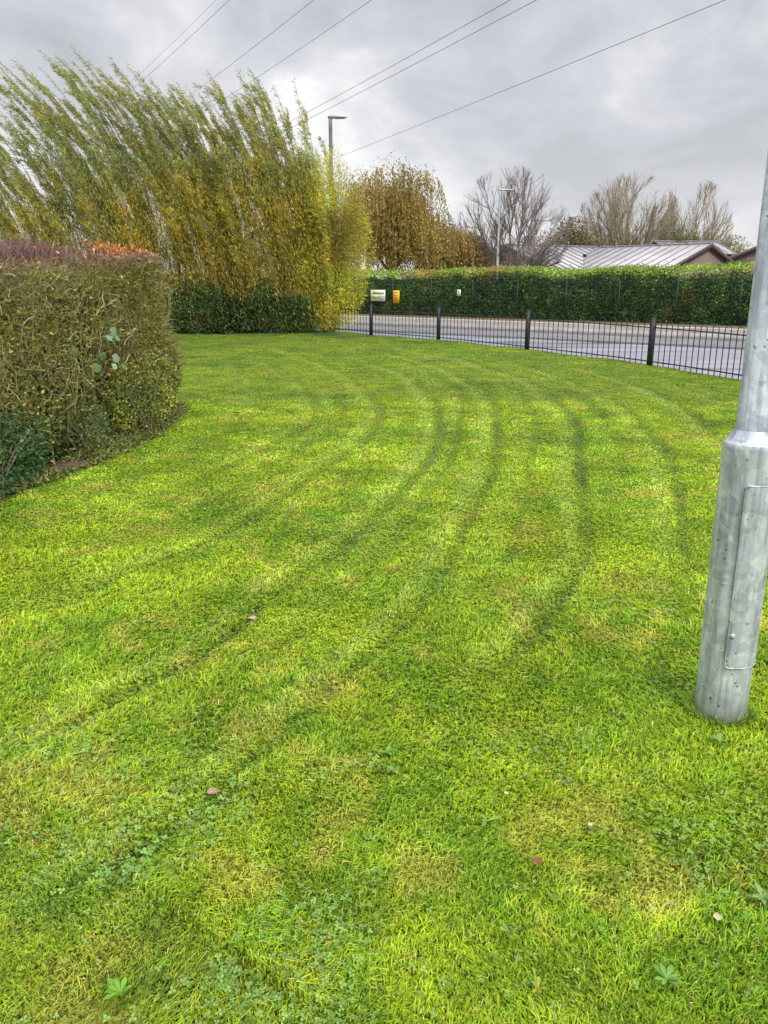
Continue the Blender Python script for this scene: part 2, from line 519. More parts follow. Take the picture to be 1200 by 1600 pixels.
def hpt(s, o):
    return HO + HU * s + HN * o


def strip(name, o0, o1, z, mat, s0=-90, s1=90, kind='structure', thick=None):
    n = 60
    S = np.linspace(s0, s1, n)
    V = []
    for s in S:
        for o in (o0, o1):
            p = hpt(s, o); V.append((p[0], p[1], z))
    F = [(2 * i, 2 * i + 1, 2 * i + 3, 2 * i + 2) for i in range(n - 1)]
    if thick:
        k = len(V)
        V += [(a, b, c - thick) for a, b, c in V]
        F += [(2 * i + 1, k + 2 * i + 1, k + 2 * i + 3, 2 * i + 3) for i in range(n - 1)]
        F += [(2 * i, 2 * i + 2, k + 2 * i + 2, k + 2 * i) for i in range(n - 1)]
    o = np_mesh(name, V, [F], mat)
    tag(o, kind=kind)
    return o


def mat_road():
    m, nt, out = mat_new('wet_asphalt')
    L = nt.links.new
    ge = N(nt, 'ShaderNodeNewGeometry')
    rot = N(nt, 'ShaderNodeMapping'); rot.inputs['Rotation'].default_value = (0, 0, math.radians(39.4)); rot.inputs['Scale'].default_value = (.22, 1.4, 1)
    L(ge.outputs['Position'], rot.inputs[0])
    n1 = N(nt, 'ShaderNodeTexNoise', inp={'Scale': .9, 'Detail': 6, 'Roughness': .6}); L(rot.outputs[0], n1.inputs['Vector'])
    n2 = N(nt, 'ShaderNodeTexNoise', inp={'Scale': 60, 'Detail': 3}); L(ge.outputs['Position'], n2.inputs['Vector'])
    r = ramp(nt, [(.34, (.10, .10, .115)), (.45, (.22, .22, .25)), (.62, (.29, .29, .335))]); L(n1.outputs[0], r.inputs[0])  # pale lavender base colour stands in for sky reflected on the wet surface
    bs = N(nt, 'ShaderNodeBsdfPrincipled', inp={'Specular IOR Level': .6})
    L(r.outputs[0], bs.inputs['Base Color'])
    rr = N(nt, 'ShaderNodeMapRange', inp={'From Min': .35, 'From Max': .65, 'To Min': .30, 'To Max': .55}); L(n1.outputs[0], rr.inputs[0]); L(rr.outputs[0], bs.inputs['Roughness'])
    bp = N(nt, 'ShaderNodeBump', inp={'Strength': .5, 'Distance': .01}); L(n2.outputs[0], bp.inputs['Height']); L(bp.outputs[0], bs.inputs['Normal'])
    L(bs.outputs[0], out.inputs[0])
    return m


def roads():
    mr = mat_road()
    strip('road', 6.1, 48, -.15, mr)
    strip('kerbside_strip', 6.15, 7.35, -.146, mat_noise('dark_asphalt', (.05, .05, .055), (.12, .115, .12), 1.2, (.45, .7)))  # strip of darker colour along the kerb
    strip('road_dark_strip', 9.75, 10.55, -.146, mat_noise('darker_asphalt', (.03, .03, .035), (.09, .09, .095), 1.0, (.5, .7)))  # second, narrower strip of darker colour along the road
    strip('road_patch', 7.35, 9.75, -.1455, mat_noise('worn_asphalt', (.13, .125, .13), (.23, .22, .225), 1.5, (.45, .6)))
    kerb = mat_noise('kerb_concrete', (.30, .27, .25), (.48, .44, .41), 3, (.6, .8), bump=.3)
    strip('kerb', 6.0, 6.15, -.03, kerb, thick=.13)
    strip('footway', 2.75, 6.0, -.034, mat_noise('damp_footway', (.15, .135, .13), (.25, .225, .215), .9, (.45, .65), c3=(.21, .185, .18)))
    strip('footway_edging', 2.6, 2.75, -.01, mat_noise('edging_concrete', (.42, .40, .37), (.58, .55, .52), 3), thick=.1)
    strip('verge', -3.5, 2.6, -.04, mat_noise('leaf_strewn_verge', (.07, .05, .025), (.16, .11, .05), 2.2, (.8, .9), c3=(.10, .12, .035)))


def fence_r(az):
    """distance from the camera's foot to the railing along each azimuth (from +Y, clockwise)"""
    poly = np.concatenate([FENCE, [(2, -14), (-24, -14), (-30, 10)]])
    out = np.full(len(az), 60.)
    dx, dy = np.sin(az), np.cos(az)
    for i in range(len(poly)):
        a = poly[i]; b = poly[(i + 1) % len(poly)]
        ex, ey = b - a
        den = dx * ey - dy * ex
        den = np.where(np.abs(den) < 1e-9, 1e-9, den)
        t = (a[0] * ey - a[1] * ex) / den
        u = (a[0] * dy - a[1] * dx) / den
        ok = (t > 0) & (u >= 0) & (u <= 1)
        out = np.where(ok & (t < out), t, out)
    return out


def lawn():
    az = np.radians(np.concatenate([np.arange(-48, 48, .25), np.arange(48, 312, 4)]))
    R = fence_r(az) + .12
    K = 420
    t = np.linspace(0, 1, K)
    r = .25 * (R[:, None] / .25) ** t[None, :]
    x = np.sin(az)[:, None] * r; y = np.cos(az)[:, None] * r
    fx, fy = x.ravel(), y.ravel()
    dark, pale, _, _ = rut_field(fx, fy)
    z = lawn_z(fx, fy, dark)
    C = lawn_colour(fx, fy, dark, pale) * 1.25
    n = len(az)
    idx = np.arange(n * K).reshape(n, K); nx = np.roll(idx, -1, 0)
    F = np.stack([idx[:, :-1], idx[:, 1:], nx[:, 1:], nx[:, :-1]], -1).reshape(-1, 4)
    V = np.stack([fx, fy, z], 1)
    # skirt down to the road level and the cap at the centre
    k = len(V)
    V = np.concatenate([V, np.stack([x[:, -1], y[:, -1], np.full(n, -.2)], 1), [(0, 0, lawn_z(np.zeros(1), np.zeros(1))[0])]])
    C = np.concatenate([C, C[:n] * 0 + (.06, .05, .03), C[:1]])
    sk = np.stack([idx[:, -1], k + np.arange(n), k + np.roll(np.arange(n), -1), np.roll(idx[:, -1], -1)], 1)
    cap = np.stack([idx[:, 0], nx[:, 0], np.full(n, k + n)], 1)
    m, nt, out = mat_new('sward_base')
    L = nt.links.new
    at = N(nt, 'ShaderNodeAttribute', attribute_name='col')
    ge = N(nt, 'ShaderNodeNewGeometry')
    no = N(nt, 'ShaderNodeTexNoise', inp={'Scale': 55, 'Detail': 5, 'Roughness': .7}); L(ge.outputs['Position'], no.inputs['Vector'])
    r = ramp(nt, [(.42, (.10, .075, .04)), (.54, (.75, .75, .7)), (.62, (1.2, 1.2, 1.1))]); L(no.outputs[0], r.inputs[0])
    mx = N(nt, 'ShaderNodeMix', data_type='RGBA', blend_type='MULTIPLY', inp={0: 1}); L(at.outputs['Color'], mx.inputs[6]); L(r.outputs[0], mx.inputs[7])
    bs = N(nt, 'ShaderNodeBsdfPrincipled', inp={'Roughness': .9, 'Specular IOR Level': .1}); L(mx.outputs[2], bs.inputs['Base Color'])
    L(bs.outputs[0], out.inputs[0])
    tag(np_mesh('lawn', V, [F, sk, cap], m, C=C, smooth=True), kind='structure')


def in_lawn(x, y, marg=.05):
    az = np.arctan2(x, y); r = np.hypot(x, y)
    g = np.radians(np.arange(-180, 180.01, .5))
    fr = np.interp(az, g, fence_r(g))
    return r < fr - marg


def grass():
    # density falls as 1/r^2 from a point just behind the camera; the blade width grows with it
    O = np.array((0., -.55))
    r0, r1, half = 1.2, 33., math.radians(37)
    n = 760000
    r = r0 * (r1 / r0) ** (rng.random(n) ** 1.0)
    a = (rng.random(n) * 2 - 1) * half
    x = O[0] + r * np.sin(a); y = O[1] + r * np.cos(a)
    keep = in_lawn(x, y) & ~bed_in(x - .03, y)
    x, y, r = x[keep], y[keep], r[keep]
    n = len(x)
    dark, pale, tx, ty = rut_field(x, y)
    z = lawn_z(x, y, dark) - .004
    C = lawn_colour(x, y, dark, pale)
    hz = fbm(x, y, .22, 50); hz2 = fbm(x, y, .9, 51)
    cl = vnoise(x, y, .07, 52) * .6 + vnoise(x, y, .16, 53) * .4
    h = (.012 + .040 * hz * rng.random(n) ** .6 + .010 * hz2) * (.55 + .9 * cl)
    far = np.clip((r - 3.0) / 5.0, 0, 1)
    h *= 1 - .34 * far
    fl = vnoise(x, y, .19, 54) * .5 + vnoise(x, y, .42, 55) * .5
    C = C * (.60 + .74 * cl)[:, None] * (1 + far * ((fl - .5) * 1.5 + .16))[:, None]  # clump shading and extra brightness far off painted into the colour
    fk = (fl < .22) & (rng.random(n) < .7); C[fk] *= .45; h[fk] *= .6
    w = (.0014 + .00100 * r) * (.7 + .6 * rng.random(n))
    # thin patches with the thatch showing
    h *= 1 - .45 * np.clip(dark * 1.2, 0, 1)
    # lean: random, combed by the mower, flattened in the ruts
    ang = rng.random(n) * 2 * np.pi
    comb = (fbm(x, y, .8, 60) - .5) * 9
    lx = np.cos(ang) * .55 + np.cos(comb) * .35 + tx * dark * 1.6
    ly = np.sin(ang) * .55 + np.sin(comb) * .35 + ty * dark * 1.6
    s = .55 + .95 * rng.random(n)
    s = s * (1 + .5 * far)
    lx *= s; ly *= s
    # stray individual blades: tall, straw, pale
    br = .60 + .80 * rng.random(n)
    C = C * br[:, None]
    hue = rng.random(n)
    straw = hue < .035
    C[straw] = np.array((.42, .34, .13)) * (.6 + .6 * rng.random(straw.sum()))[:, None]
    yl = (hue > .055) & (hue < .20); C[yl] = C[yl] * .5 + np.array((.38, .40, .03)) * .5
    dk = hue > .88; C[dk] = C[dk] * .5 + np.array((.03, .10, .015)) * .5
    tall = rng.random(n) < .02
    h[tall] *= 1.7
    side = rng.random(n) * 2 * np.pi
    sx, sy = np.cos(side), np.sin(side)
    P = np.stack([x, y, z], 1)
    S = np.stack([sx, sy, np.zeros(n)], 1) * w[:, None] * .5
    Lh = np.stack([lx, ly, np.zeros(n)], 1)
    up = np.array((0, 0, 1.))
    mid = P + (Lh * .32 + up * .62) * h[:, None]
    tip = P + (Lh * 1.0 + up * (1.0 - .38 * np.clip(s, 0, 1))[:, None]) * h[:, None]
    V = np.stack([P - S, P + S, mid + S * .85, mid - S * .85, tip], 1).reshape(-1, 3)
    b = np.arange(n) * 5
    Q = np.stack([b, b + 1, b + 2, b + 3], 1); T = np.stack([b + 3, b + 2, b + 4], 1)
    CC = np.stack([C * .50, C * .50, C * .95, C * .95, C * 1.32], 1).reshape(-1, 3)  # darker base and brighter tip painted in so distant grass looks lit
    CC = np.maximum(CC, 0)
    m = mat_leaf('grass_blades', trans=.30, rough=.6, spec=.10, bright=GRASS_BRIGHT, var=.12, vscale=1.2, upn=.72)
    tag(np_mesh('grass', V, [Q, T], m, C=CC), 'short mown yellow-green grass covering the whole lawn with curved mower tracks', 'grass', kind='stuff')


GRASS_BRIGHT = 1.74


def clover():
    n = 70000
    O = np.array((0., -.5)); r = 1.3 * (9. / 1.3) ** rng.random(n); a = (rng.random(n) * 2 - 1) * math.radians(37)
    x = O[0] + r * np.sin(a); y = O[1] + r * np.cos(a)
    p = fbm(x, y, .45, 70) * .6 + fbm(x, y, 1.5, 71) * .4
    keep = (rng.random(n) < np.clip((p - .52 + .05 * (y < 2.4)) * 5, .04, .7)) & in_lawn(x, y) & ~bed_in(x, y)
    x, y, r = x[keep], y[keep], r[keep]; n = len(x)
    z = lawn_z(x, y) + .006 + .022 * rng.random(n)
    sz = (.0048 + .0036 * rng.random(n)) * (1 + .05 * r)
    a0 = rng.random(n) * 6.28
    tilt = rng.normal(size=(n, 2)) * .28
    base = np.stack([np.array((.10, .215, .035))[None, :] * (.7 + .7 * rng.random(n))[:, None]], 0)[0]
    base[:, 0] += .05 * rng.random(n)
    parts = []
    for k in range(3):
        aa = a0 + k * 2.094
        D = np.stack([np.cos(aa), np.sin(aa), tilt[:, 0] * np.cos(aa) + tilt[:, 1] * np.sin(aa) + .1], 1); D = norm(D)
        nr = norm(np.stack([-tilt[:, 0], -tilt[:, 1], np.ones(n)], 1))
        S = norm(np.cross(D, nr))
        P = np.stack([x, y, z], 1); s = sz[:, None]
        V = np.stack([P, P + D * s * .6 + S * s * .5, P + D * s * 1.15 + S * s * .22, P + D * s * 1.15 - S * s * .22, P + D * s * .6 - S * s * .5], 1).reshape(-1, 3)
        parts.append((V, np.arange(n * 5).reshape(n, 5), np.repeat(base, 5, 0)))
    V, F, C = join(parts)
    m = mat_leaf('clover_leaf', trans=.2, rough=.38, spec=.55, bright=1.5, var=.2)
    tag(np_mesh('clover', V, F, m, C=C), 'patches of small three-leaved clover growing low through the lawn grass', 'clover', kind='stuff')


ground(); roads(); lawn(); grass(); clover()


# ------------------------------------------------------------------ bed under the near hedge
def bed():
    P = BEDC
    inner = P.copy(); c = np.array((-5.5, 6.5))
    V, F = [], []
    n = len(P); K = 26
    for i in range(n):
        q = P[i] * .0 + np.array((-9.5, P[i][1] * .8 + 1.2))
        for k in range(K):
            t = (k / (K - 1)) ** 1.4
            p = P[i] * (1 - t) + q * t
            V.append((p[0], p[1], 0))
    V = np.array(V)
    j = rng.normal(size=n * K) * .01
    edge = (np.arange(n * K) % K)
    V[:, 2] = lawn_z(V[:, 0], V[:, 1]) + np.where(edge == 0, -.004, .012) + np.abs(j) * (edge > 0)
    idx = np.arange(n * K).reshape(n, K)
    F = np.stack([idx[:-1, :-1], idx[1:, :-1], idx[1:, 1:], idx[:-1, 1:]], -1).reshape(-1, 4)
    tag(np_mesh('soil', V, [F], M_soil), kind='structure')
    # leaf litter
    m = 5200
    t = rng.random(m); i = (t * (n - 1)).astype(int); p = P[i] + rng.normal(size=(m, 2)) * .03
    p[:, 0] -= rng.random(m) ** 2 * .9 - .02
    p = p[bed_in(p[:, 0] - .02, p[:, 1])]
    m = len(p)
    z = lawn_z(p[:, 0], p[:, 1]) + .016 + rng.random(m) * .015
    D = rng.normal(size=(m, 3)); D[:, 2] *= .25
    pal = np.array([(.16, .09, .045), (.10, .06, .035), (.22, .14, .07), (.06, .04, .03), (.10, .15, .03), (.16, .20, .04), (.07, .11, .03)])
    Cc = pal[rng.integers(0, 7, m)] * (.6 + .7 * rng.random(m))[:, None]
    nr = np.tile((0., 0., 1.), (m, 1)) + rng.normal(size=(m, 3)) * .35
    V, F, C = leaves(np.stack([p[:, 0], p[:, 1], z], 1), D, .035 + .02 * rng.random(m), .022, Cc, .2, nr)
    tag(np_mesh('leaf_litter', V, [F], mat_leaf('dead_leaf', .1, .6), C=C), 'brown dead leaves scattered over the soil at the foot of the near hedge', 'leaf litter', kind='stuff')


bed()


# ------------------------------------------------------------------ near hedge (clipped, mostly bare twigs)
# face runs along the lawn on its east side, turns the corner and goes back west
HX = cr([(-3.60, 2.6), (-3.36, 4.5), (-3.22, 5.85), (-3.08, 7.0), (-2.86, 8.6), (-2.70, 9.5), (-2.84, 10.25), (-3.40, 10.6), (-4.6, 10.7), (-6.4, 11.0)], 10)


def hedge_frame(s):
    """point and outward normal on the hedge's outline at fraction s"""
    f = s * (len(HX) - 1.001); i = f.astype(int); t = (f - i)[:, None]
    p = HX[i] * (1 - t) + HX[i + 1] * t
    d = norm(HX[np.minimum(i + 1, len(HX) - 1)] - HX[i])
    n = np.stack([d[:, 1], -d[:, 0]], 1)
    return p, n


def hedge_top(y):
    return 1.70 + .24 * np.clip((y - 5.5) / 4.5, -.4, 1) - .10 * np.clip((y - 9.6) / .8, 0, 1) ** 2


def near_hedge():
    root = empty('clipped_hedge', (-3.6, 7, 0))
    tag(root, 'clipped brown twiggy hedge with orange leaf tips at the left edge of the lawn', 'hedge')
    # rough mass behind the outer twigs; its near-black colour paints shade in the gaps
    n, K = 60, 12
    s = np.linspace(0, 1, n); p, nr = hedge_frame(s)
    V = []
    for i in range(n):
        for k in range(K):
            zz = .12 + (hedge_top(p[i, 1]) - .42) * k / (K - 1)
            ins = .48 + .10 * math.sin(i * 1.7 + k) + .08 * rng.random()
            q = p[i] - nr[i] * ins
            V.append((q[0], q[1], zz))
    V = np.array(V)
    idx = np.arange(n * K).reshape(n, K)
    F = np.stack([idx[:-1, :-1], idx[1:, :-1], idx[1:, 1:], idx[:-1, 1:]], -1).reshape(-1, 4)
    top = []
    k0 = len(V)
    tv = np.array([(-7.5, V[i * K + K - 1][1] * .92, V[i * K + K - 1][2] + .26) for i in range(n)])
    V = np.concatenate([V, tv])
    tf = np.stack([idx[:-1, -1], idx[1:, -1], k0 + np.arange(1, n), k0 + np.arange(n - 1)], 1)
    np_mesh('dark_core', V, [F, tf], mat_noise('hedge_gap_shade', (.010, .009, .006), (.028, .024, .013), 25, (.9, 1), bump=1, c3=(.05, .045, .02)), root)

    def surf(m, depth=.32, zlo=.08, zpow=1.0):
        s = rng.random(m); p, nr = hedge_frame(s)
        zt = hedge_top(p[:, 1])
        z = zlo + (zt - zlo) * rng.random(m) ** zpow
        ins = rng.random(m) ** 1.3 * depth
        # slight batter: bulges outward in the lower middle
        bulge = .22 * np.exp(-((z - .55) / .4) ** 2) * (vnoise(s * 40, z * 3, 1.5, 5) * .8 + .2)
        q = p - nr * (ins - bulge)[:, None]
        return np.stack([q[:, 0], q[:, 1], z], 1), nr, z / zt, s

    # main stems
    m = 130
    P, nr, _, s = surf(m, .35); P[:, :2] -= nr * .14
    P[:, 2] = .0
    paths = []
    for k in range(9):
        t = k / 8
        o = np.stack([np.sin(t * 7 + s * 60) * .06 + nr[:, 0] * .10 * t, np.cos(t * 6 + s * 80) * .09 + np.sin(s * 300) * .5 * t, t * (.9 + .6 * np.abs(np.sin(s * 500)))], 1)
        paths.append(P + o)
    V1 = tubes(np.stack(paths, 1), np.linspace(.012, .003, 9)[None, :] * (.5 + rng.random(m))[:, None], 5)
    # outer twigs, short zig-zags heading up and out
    def gap(s, z):
        g = fbm(s * 26, z * 2.2, .9, 401) * .6 + fbm(s * 60, z * 5, .9, 402) * .4
        return g > .44 + .14 * (z < .72)

    def twigs(m, depth, lmin, lmax, r0, zlo=.12, upb=.7, topb=False, jit=.45):
        P, nr, h, s = surf(m, depth, zlo)
        if r0 > .005: P[:, 2] *= .62
        kp = (gap(s, P[:, 2]) & (rng.random(m) < .45 + .55 * np.clip((P[:, 2] - .35) / .5, 0, 1))) | (rng.random(m) < .20) | topb
        P, nr, h, s = P[kp], nr[kp], h[kp], s[kp]; m = len(P)
        if topb:
            zt = hedge_top(P[:, 1]); ins = rng.random(m) * 1.5
            P = P - np.stack([nr[:, 0], nr[:, 1], 0 * zt], 1) * ins[:, None] * np.array((1, 1, 0))
            P[:, 2] = zt - .16 + .23 * np.clip(ins / 1.1, 0, 1) * .8
        D = rng.normal(size=(m, 3)) * .62
        D[:, 0] += nr[:, 0] * .38; D[:, 1] += nr[:, 1] * .38; D[:, 2] += upb
        D = norm(D)
        L = lmin + (lmax - lmin) * rng.random(m)
        pts = [P]; d = D
        for k in range(4):
            d = norm(d + rng.normal(size=(m, 3)) * jit)
            pts.append(pts[-1] + d * (L / 4)[:, None])
        Pp = np.stack(pts, 1)
        if not topb:
            zt = hedge_top(P[:, 1]) + .04 * (rng.random(m) - .3); ov = Pp[..., 2].max(1) - zt
            sc = np.clip((zt - P[:, 2]) / np.maximum(Pp[..., 2].max(1) - P[:, 2], 1e-3), .02, 1)
            Pp = P[:, None] + (Pp - P[:, None]) * sc[:, None, None]
            # clipped flush: nothing reaches out past the face
            if r0 > .005:
                e = ((Pp - P[:, None])[..., :2] * nr[:, None]).sum(-1)
                Pp[..., :2] -= nr[:, None] * np.maximum(e, 0)[..., None] * .85
        rr = np.linspace(1, .35, 5)[None, :] * (r0 * (.6 + .8 * rng.random(m)))[:, None]
        V, F = tubes(Pp, rr, 3)
        hh = np.repeat(Pp[:, :, 2].ravel() / np.repeat(hedge_top(P[:, 1]), 5), 3)
        return V, F, hh, np.repeat(rng.random(m), 15)
    cols = []
    parts = []
    for (m_, dp, a, b, r, kw) in [(1300, .30, .30, .62, .0056, dict(jit=.2, upb=1.3)), (14000, .36, .12, .34, .0034, {}), (8500, .12, .08, .22, .0026, {}), (9000, 1.5, .08, .20, .0023, dict(topb=True, upb=1.6, jit=.2)), (5200, .14, .09, .2, .0024, dict(zlo=1.45, upb=1.0))]:
        V, F, hh, rn = twigs(m_, dp, a, b, r, **kw)
        olive = np.array((.26, .245, .060)); brown = np.array((.17, .115, .065)); purp = np.array((.20, .11, .105)); grey = np.array((.42, .39, .28))
        nz = vnoise(V[:, 1] * 1.0, V[:, 2], .35, 77)
        C = olive[None] * (1 - rn[:, None] * .5) + brown[None] * rn[:, None] * .5
        tt = np.clip((nz - .55) * 4, 0, 1)[:, None]; C = C * (1 - tt * .6) + brown * tt * .6
        pp = np.clip((hh - .925 + .05 * (rn - .5)) * 14, 0, 1)[:, None]; C = C * (1 - pp) + purp * pp
        g = (rn > .93)[:, None]; C = np.where(g, grey, C)
        C = C * (.35 + 1.1 * ((rn * 7.3) % 1))[:, None]
        parts.append((V, F, C))
    parts.append((V1[0], V1[1], np.tile((.27, .25, .14), (len(V1[0]), 1))))
    V, F, C = join(parts)
    np_mesh('branches', V, F, mat_leaf('mossy_twig', 0, .8, .15, 1.25, .3, 5), root, C)
    # small leaves, few on the upper face, many low down
    P1, nr, h, s = surf(26000, .14, .05, 2.0)
    P2, nr2, h2, s2 = surf(7000, .12, .1, 1.0)
    P = np.concatenate([P1, P2]); nrr = np.concatenate([nr, nr2]); m = len(P)
    D = rng.normal(size=(m, 3)) * .6; D[:, 0] += nrr[:, 0] * .6; D[:, 1] += nrr[:, 1] * .6
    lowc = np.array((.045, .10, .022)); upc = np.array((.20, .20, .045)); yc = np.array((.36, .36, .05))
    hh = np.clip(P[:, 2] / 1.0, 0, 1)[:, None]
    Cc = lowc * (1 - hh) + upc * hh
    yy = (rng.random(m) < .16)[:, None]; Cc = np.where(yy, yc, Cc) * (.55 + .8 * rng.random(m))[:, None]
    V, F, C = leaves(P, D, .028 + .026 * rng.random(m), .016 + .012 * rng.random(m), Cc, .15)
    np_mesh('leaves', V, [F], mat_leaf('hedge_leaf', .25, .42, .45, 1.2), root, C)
    # orange autumn shoots on the top, densest near the corner
    m = 900
    s = .42 + .36 * rng.beta(3.6, 2.0, m); s[: 330] = rng.random(330) * .75
    p, nr = hedge_frame(s)
    cl = vnoise(s * 30, s * 0, 1.0, 90)
    ins = rng.random(m) ** 1.4 * .75
    q = p - nr * ins[:, None]
    z = hedge_top(p[:, 1]) - .05 + .19 * ins + (.16 * cl * rng.random(m)) * (s > .5)
    D = rng.normal(size=(m, 3)) * .7; D[:, 2] += .7
    pal = np.array([(.66, .20, .06), (.52, .13, .05), (.70, .36, .10), (.42, .15, .08), (.62, .30, .16)])
    Cc = pal[rng.integers(0, 5, m)] * (.6 + .6 * rng.random(m))[:, None]
    keep = (cl > .5) | (rng.random(m) < .2)
    V, F, C = leaves(np.stack([q[:, 0], q[:, 1], z], 1)[keep], D[keep], .045 + .03 * rng.random(keep.sum()), .026, Cc[keep], .15)
    np_mesh('orange_leaves', V, [F], mat_leaf('autumn_leaf', .35, .45, .4, 1.15), root, C)


near_hedge()


def bed_plants():
    # low seedlings, ivy and grass creeping over the bed's edge
    P = BEDC; n = len(P); m = 22000
    i = (rng.random(m) * (n - 1)).astype(int); p = P[i] + rng.normal(size=(m, 2)) * .05
    inw = rng.random(m) ** 1.3 * .75
    p[:, 0] -= inw - .05
    cl = fbm(p[:, 0], p[:, 1], .3, 410)
    k = (cl > .36) & (p[:, 1] > 4); p = p[k]; inw = inw[k]; m = len(p)
    z = lawn_z(p[:, 0], p[:, 1]) + .01 + rng.random(m) * (.03 + .16 * np.clip(inw, 0, .6))
    D = rng.normal(size=(m, 3)); D[:, 2] = np.abs(D[:, 2]) * .8
    pal = np.array([(.06, .11, .03), (.10, .16, .03), (.16, .20, .04), (.20, .17, .05), (.22, .26, .05), (.12, .09, .04)])
    C = pal[rng.integers(0, 6, m)] * (.6 + .7 * rng.random(m))[:, None]
    V, F, C = leaves(np.stack([p[:, 0], p[:, 1], z], 1), D, .025 + .05 * rng.random(m) ** 2, .012 + .006 * rng.random(m), C, .1)
    tag(np_mesh('ground_cover', V, [F], mat_leaf('seedling_leaf', .25, .45, .4, 1.35), C=C), 'low seedlings and creeping greenery along the soil edge under the near hedge', 'ground cover', kind='stuff')


bed_plants()


def leaf_bush(name, label, cat, ctr, rad, n, llen, lw, pal, mat, stems=14, seed=1, group=None, flat=.0, shell=.45, twig=M_twig, lean=(0, 0), stem_r=.012, droop=0., kind=None, nz=.30):
    """A low plant: stems fanning out from its foot and leaves through an uneven volume."""
    root = empty(name, (ctr[0], ctr[1], 0))
    tag(root, label, cat, group, kind)
    c = np.array(ctr, float); rad = np.array(rad, float)
    d = norm(rng.normal(size=(n, 3)))
    u = shell + (1 - shell) * rng.random(n) ** .6
    lump = 1 + nz * 2 * (fbm(d[:, 0] * 2 + seed, d[:, 1] * 2 + d[:, 2] * 3, .7, seed) - .5)
    P = c + d * rad * (u * lump)[:, None]
    keep = P[:, 2] > .015
    P, d = P[keep], d[keep]; m = len(P)
    D = d * .8 + rng.normal(size=(m, 3)) * .7 + np.array((lean[0], lean[1], -droop))
    pal = np.array(pal)
    hue = vnoise(P[:, 0] * 1 + P[:, 1], P[:, 2], max(rad) * .35, seed + 3)
    ci = np.clip((hue * .7 + rng.random(m) * .3) * len(pal), 0, len(pal) - 1).astype(int)
    Cc = pal[ci] * (.6 + .7 * rng.random(m))[:, None]
    V, F, C = leaves(P, D, llen * (.6 + .7 * rng.random(m)), lw * (.7 + .5 * rng.random(m)), Cc, .12)
    np_mesh('foliage', V, [F], mat, root, C)
    k = stems
    e = norm(rng.normal(size=(k, 3))); e[:, 2] = np.abs(e[:, 2]) + .3
    tip = c + norm(e) * rad * .8
    foot = np.stack([c[0] + rng.normal(size=k) * rad[0] * .12, c[1] + rng.normal(size=k) * rad[1] * .12, np.zeros(k) + .0], 1)
    t = np.linspace(0, 1, 6)[None, :, None]
    path = foot[:, None] * (1 - t) + tip[:, None] * t
    path[..., 2] += (np.sin(t[..., 0] * np.pi) * rad[2] * .15)
    V, F = tubes(path, np.linspace(1, .35, 6)[None] * stem_r * np.ones((k, 1)), 5)
    np_mesh('stems', V, [F], twig, root)
    return root


M_hleaf = mat_leaf('shrub_leaf', .25, .4, .45, 1.25)
leaf_bush('low_shrub', 'yellow-green small-leaved shrub bulging from the right corner of the near hedge', 'shrub', (-2.72, 8.9, .42), (.30, .95, .40), 5200, .034, .019,
          [(.10, .15, .03), (.16, .20, .035), (.27, .29, .045), (.36, .33, .05)], M_hleaf, 16, 3)
leaf_bush('low_shrub', 'dark green leafy undergrowth at the foot of the near hedge by the left edge', 'shrub', (-3.12, 6.1, .25), (.30, .85, .34), 3800, .042, .022,
          [(.03, .075, .03), (.05, .11, .035), (.07, .15, .05), (.12, .17, .05)], M_hleaf, 14, 4)
leaf_bush('low_shrub', 'sprawling olive brambly growth under the middle of the near hedge', 'shrub', (-2.92, 7.55, .22), (.26, .55, .26), 1700, .036, .02,
          [(.06, .10, .03), (.11, .14, .04), (.20, .20, .05)], M_hleaf, 22, 5, shell=.2)


def vine():
    root = empty('bindweed_vine', (-2.95, 7.9, 0))
    tag(root, 'climbing vine with a few large pale round leaves on the near hedge face', 'vine')
    t = np.linspace(0, 1, 12)
    path = np.stack([-2.92 + .05 * np.sin(t * 9), 7.95 + .22 * t + .06 * np.sin(t * 14), .03 + t * 1.08], 1)[None]
    V, F = tubes(path, np.full((1, 12), .004), 5)
    np_mesh('stem', V, [F], M_twig, root)
    spots = [(-2.76, 8.2, 1.12, .060, (.14, .21, .13)), (-2.78, 8.12, 1.07, .045, (.15, .22, .14)), (-2.76, 8.28, 1.06, .05, (.13, .22, .08)), (-2.76, 8.2, .86, .058, (.15, .22, .13)),
             (-2.76, 8.14, .78, .04, (.24, .32, .2)), (-2.82, 7.8, .80, .060, (.09, .17, .04)), (-2.8, 7.95, .90, .05, (.08, .15, .04)), (-2.72, 8.32, .76, .04, (.10, .18, .05)), (-2.86, 7.4, 1.0, .04, (.08, .15, .05))]
    for (x, y, z, r, c) in spots:
        a = np.linspace(0, 2 * np.pi, 13)[:-1]
        rr = r * (1 - .35 * np.exp(-((a - np.pi) / .3) ** 2)) * (1 + .25 * np.cos(a)) * (1 + .10 * rng.normal(size=12))
        U = norm(np.array((.35 + rng.normal() * .3, .9, rng.normal() * .3))); Nn = norm(np.array((.8, -.6, .5 + rng.normal() * .3))); U = norm(U - Nn * U.dot(Nn)); W = np.cross(Nn, U)
        P = np.array((x, y, z)) + U * (rr * np.cos(a) * .8)[:, None] + W * (rr * np.sin(a) * .75)[:, None] - Nn * (np.abs(np.sin(a)) * r * .18)[:, None]
        V = np.concatenate([[np.array((x, y, z))], P])
        F = [(0, i + 1, (i + 1) % 12 + 1) for i in range(12)]
        np_mesh('leaf', V, [F], M_hleaf, root, np.tile(c, (13, 1)))


vine()


# ------------------------------------------------------------------ tall willows
M_willow = mat_leaf('willow_leaf', .38, .6, .15, 2.0, .25, .8)
M_wstem = mat_noise('willow_stem', (.10, .075, .03), (.19, .14, .05), 5)


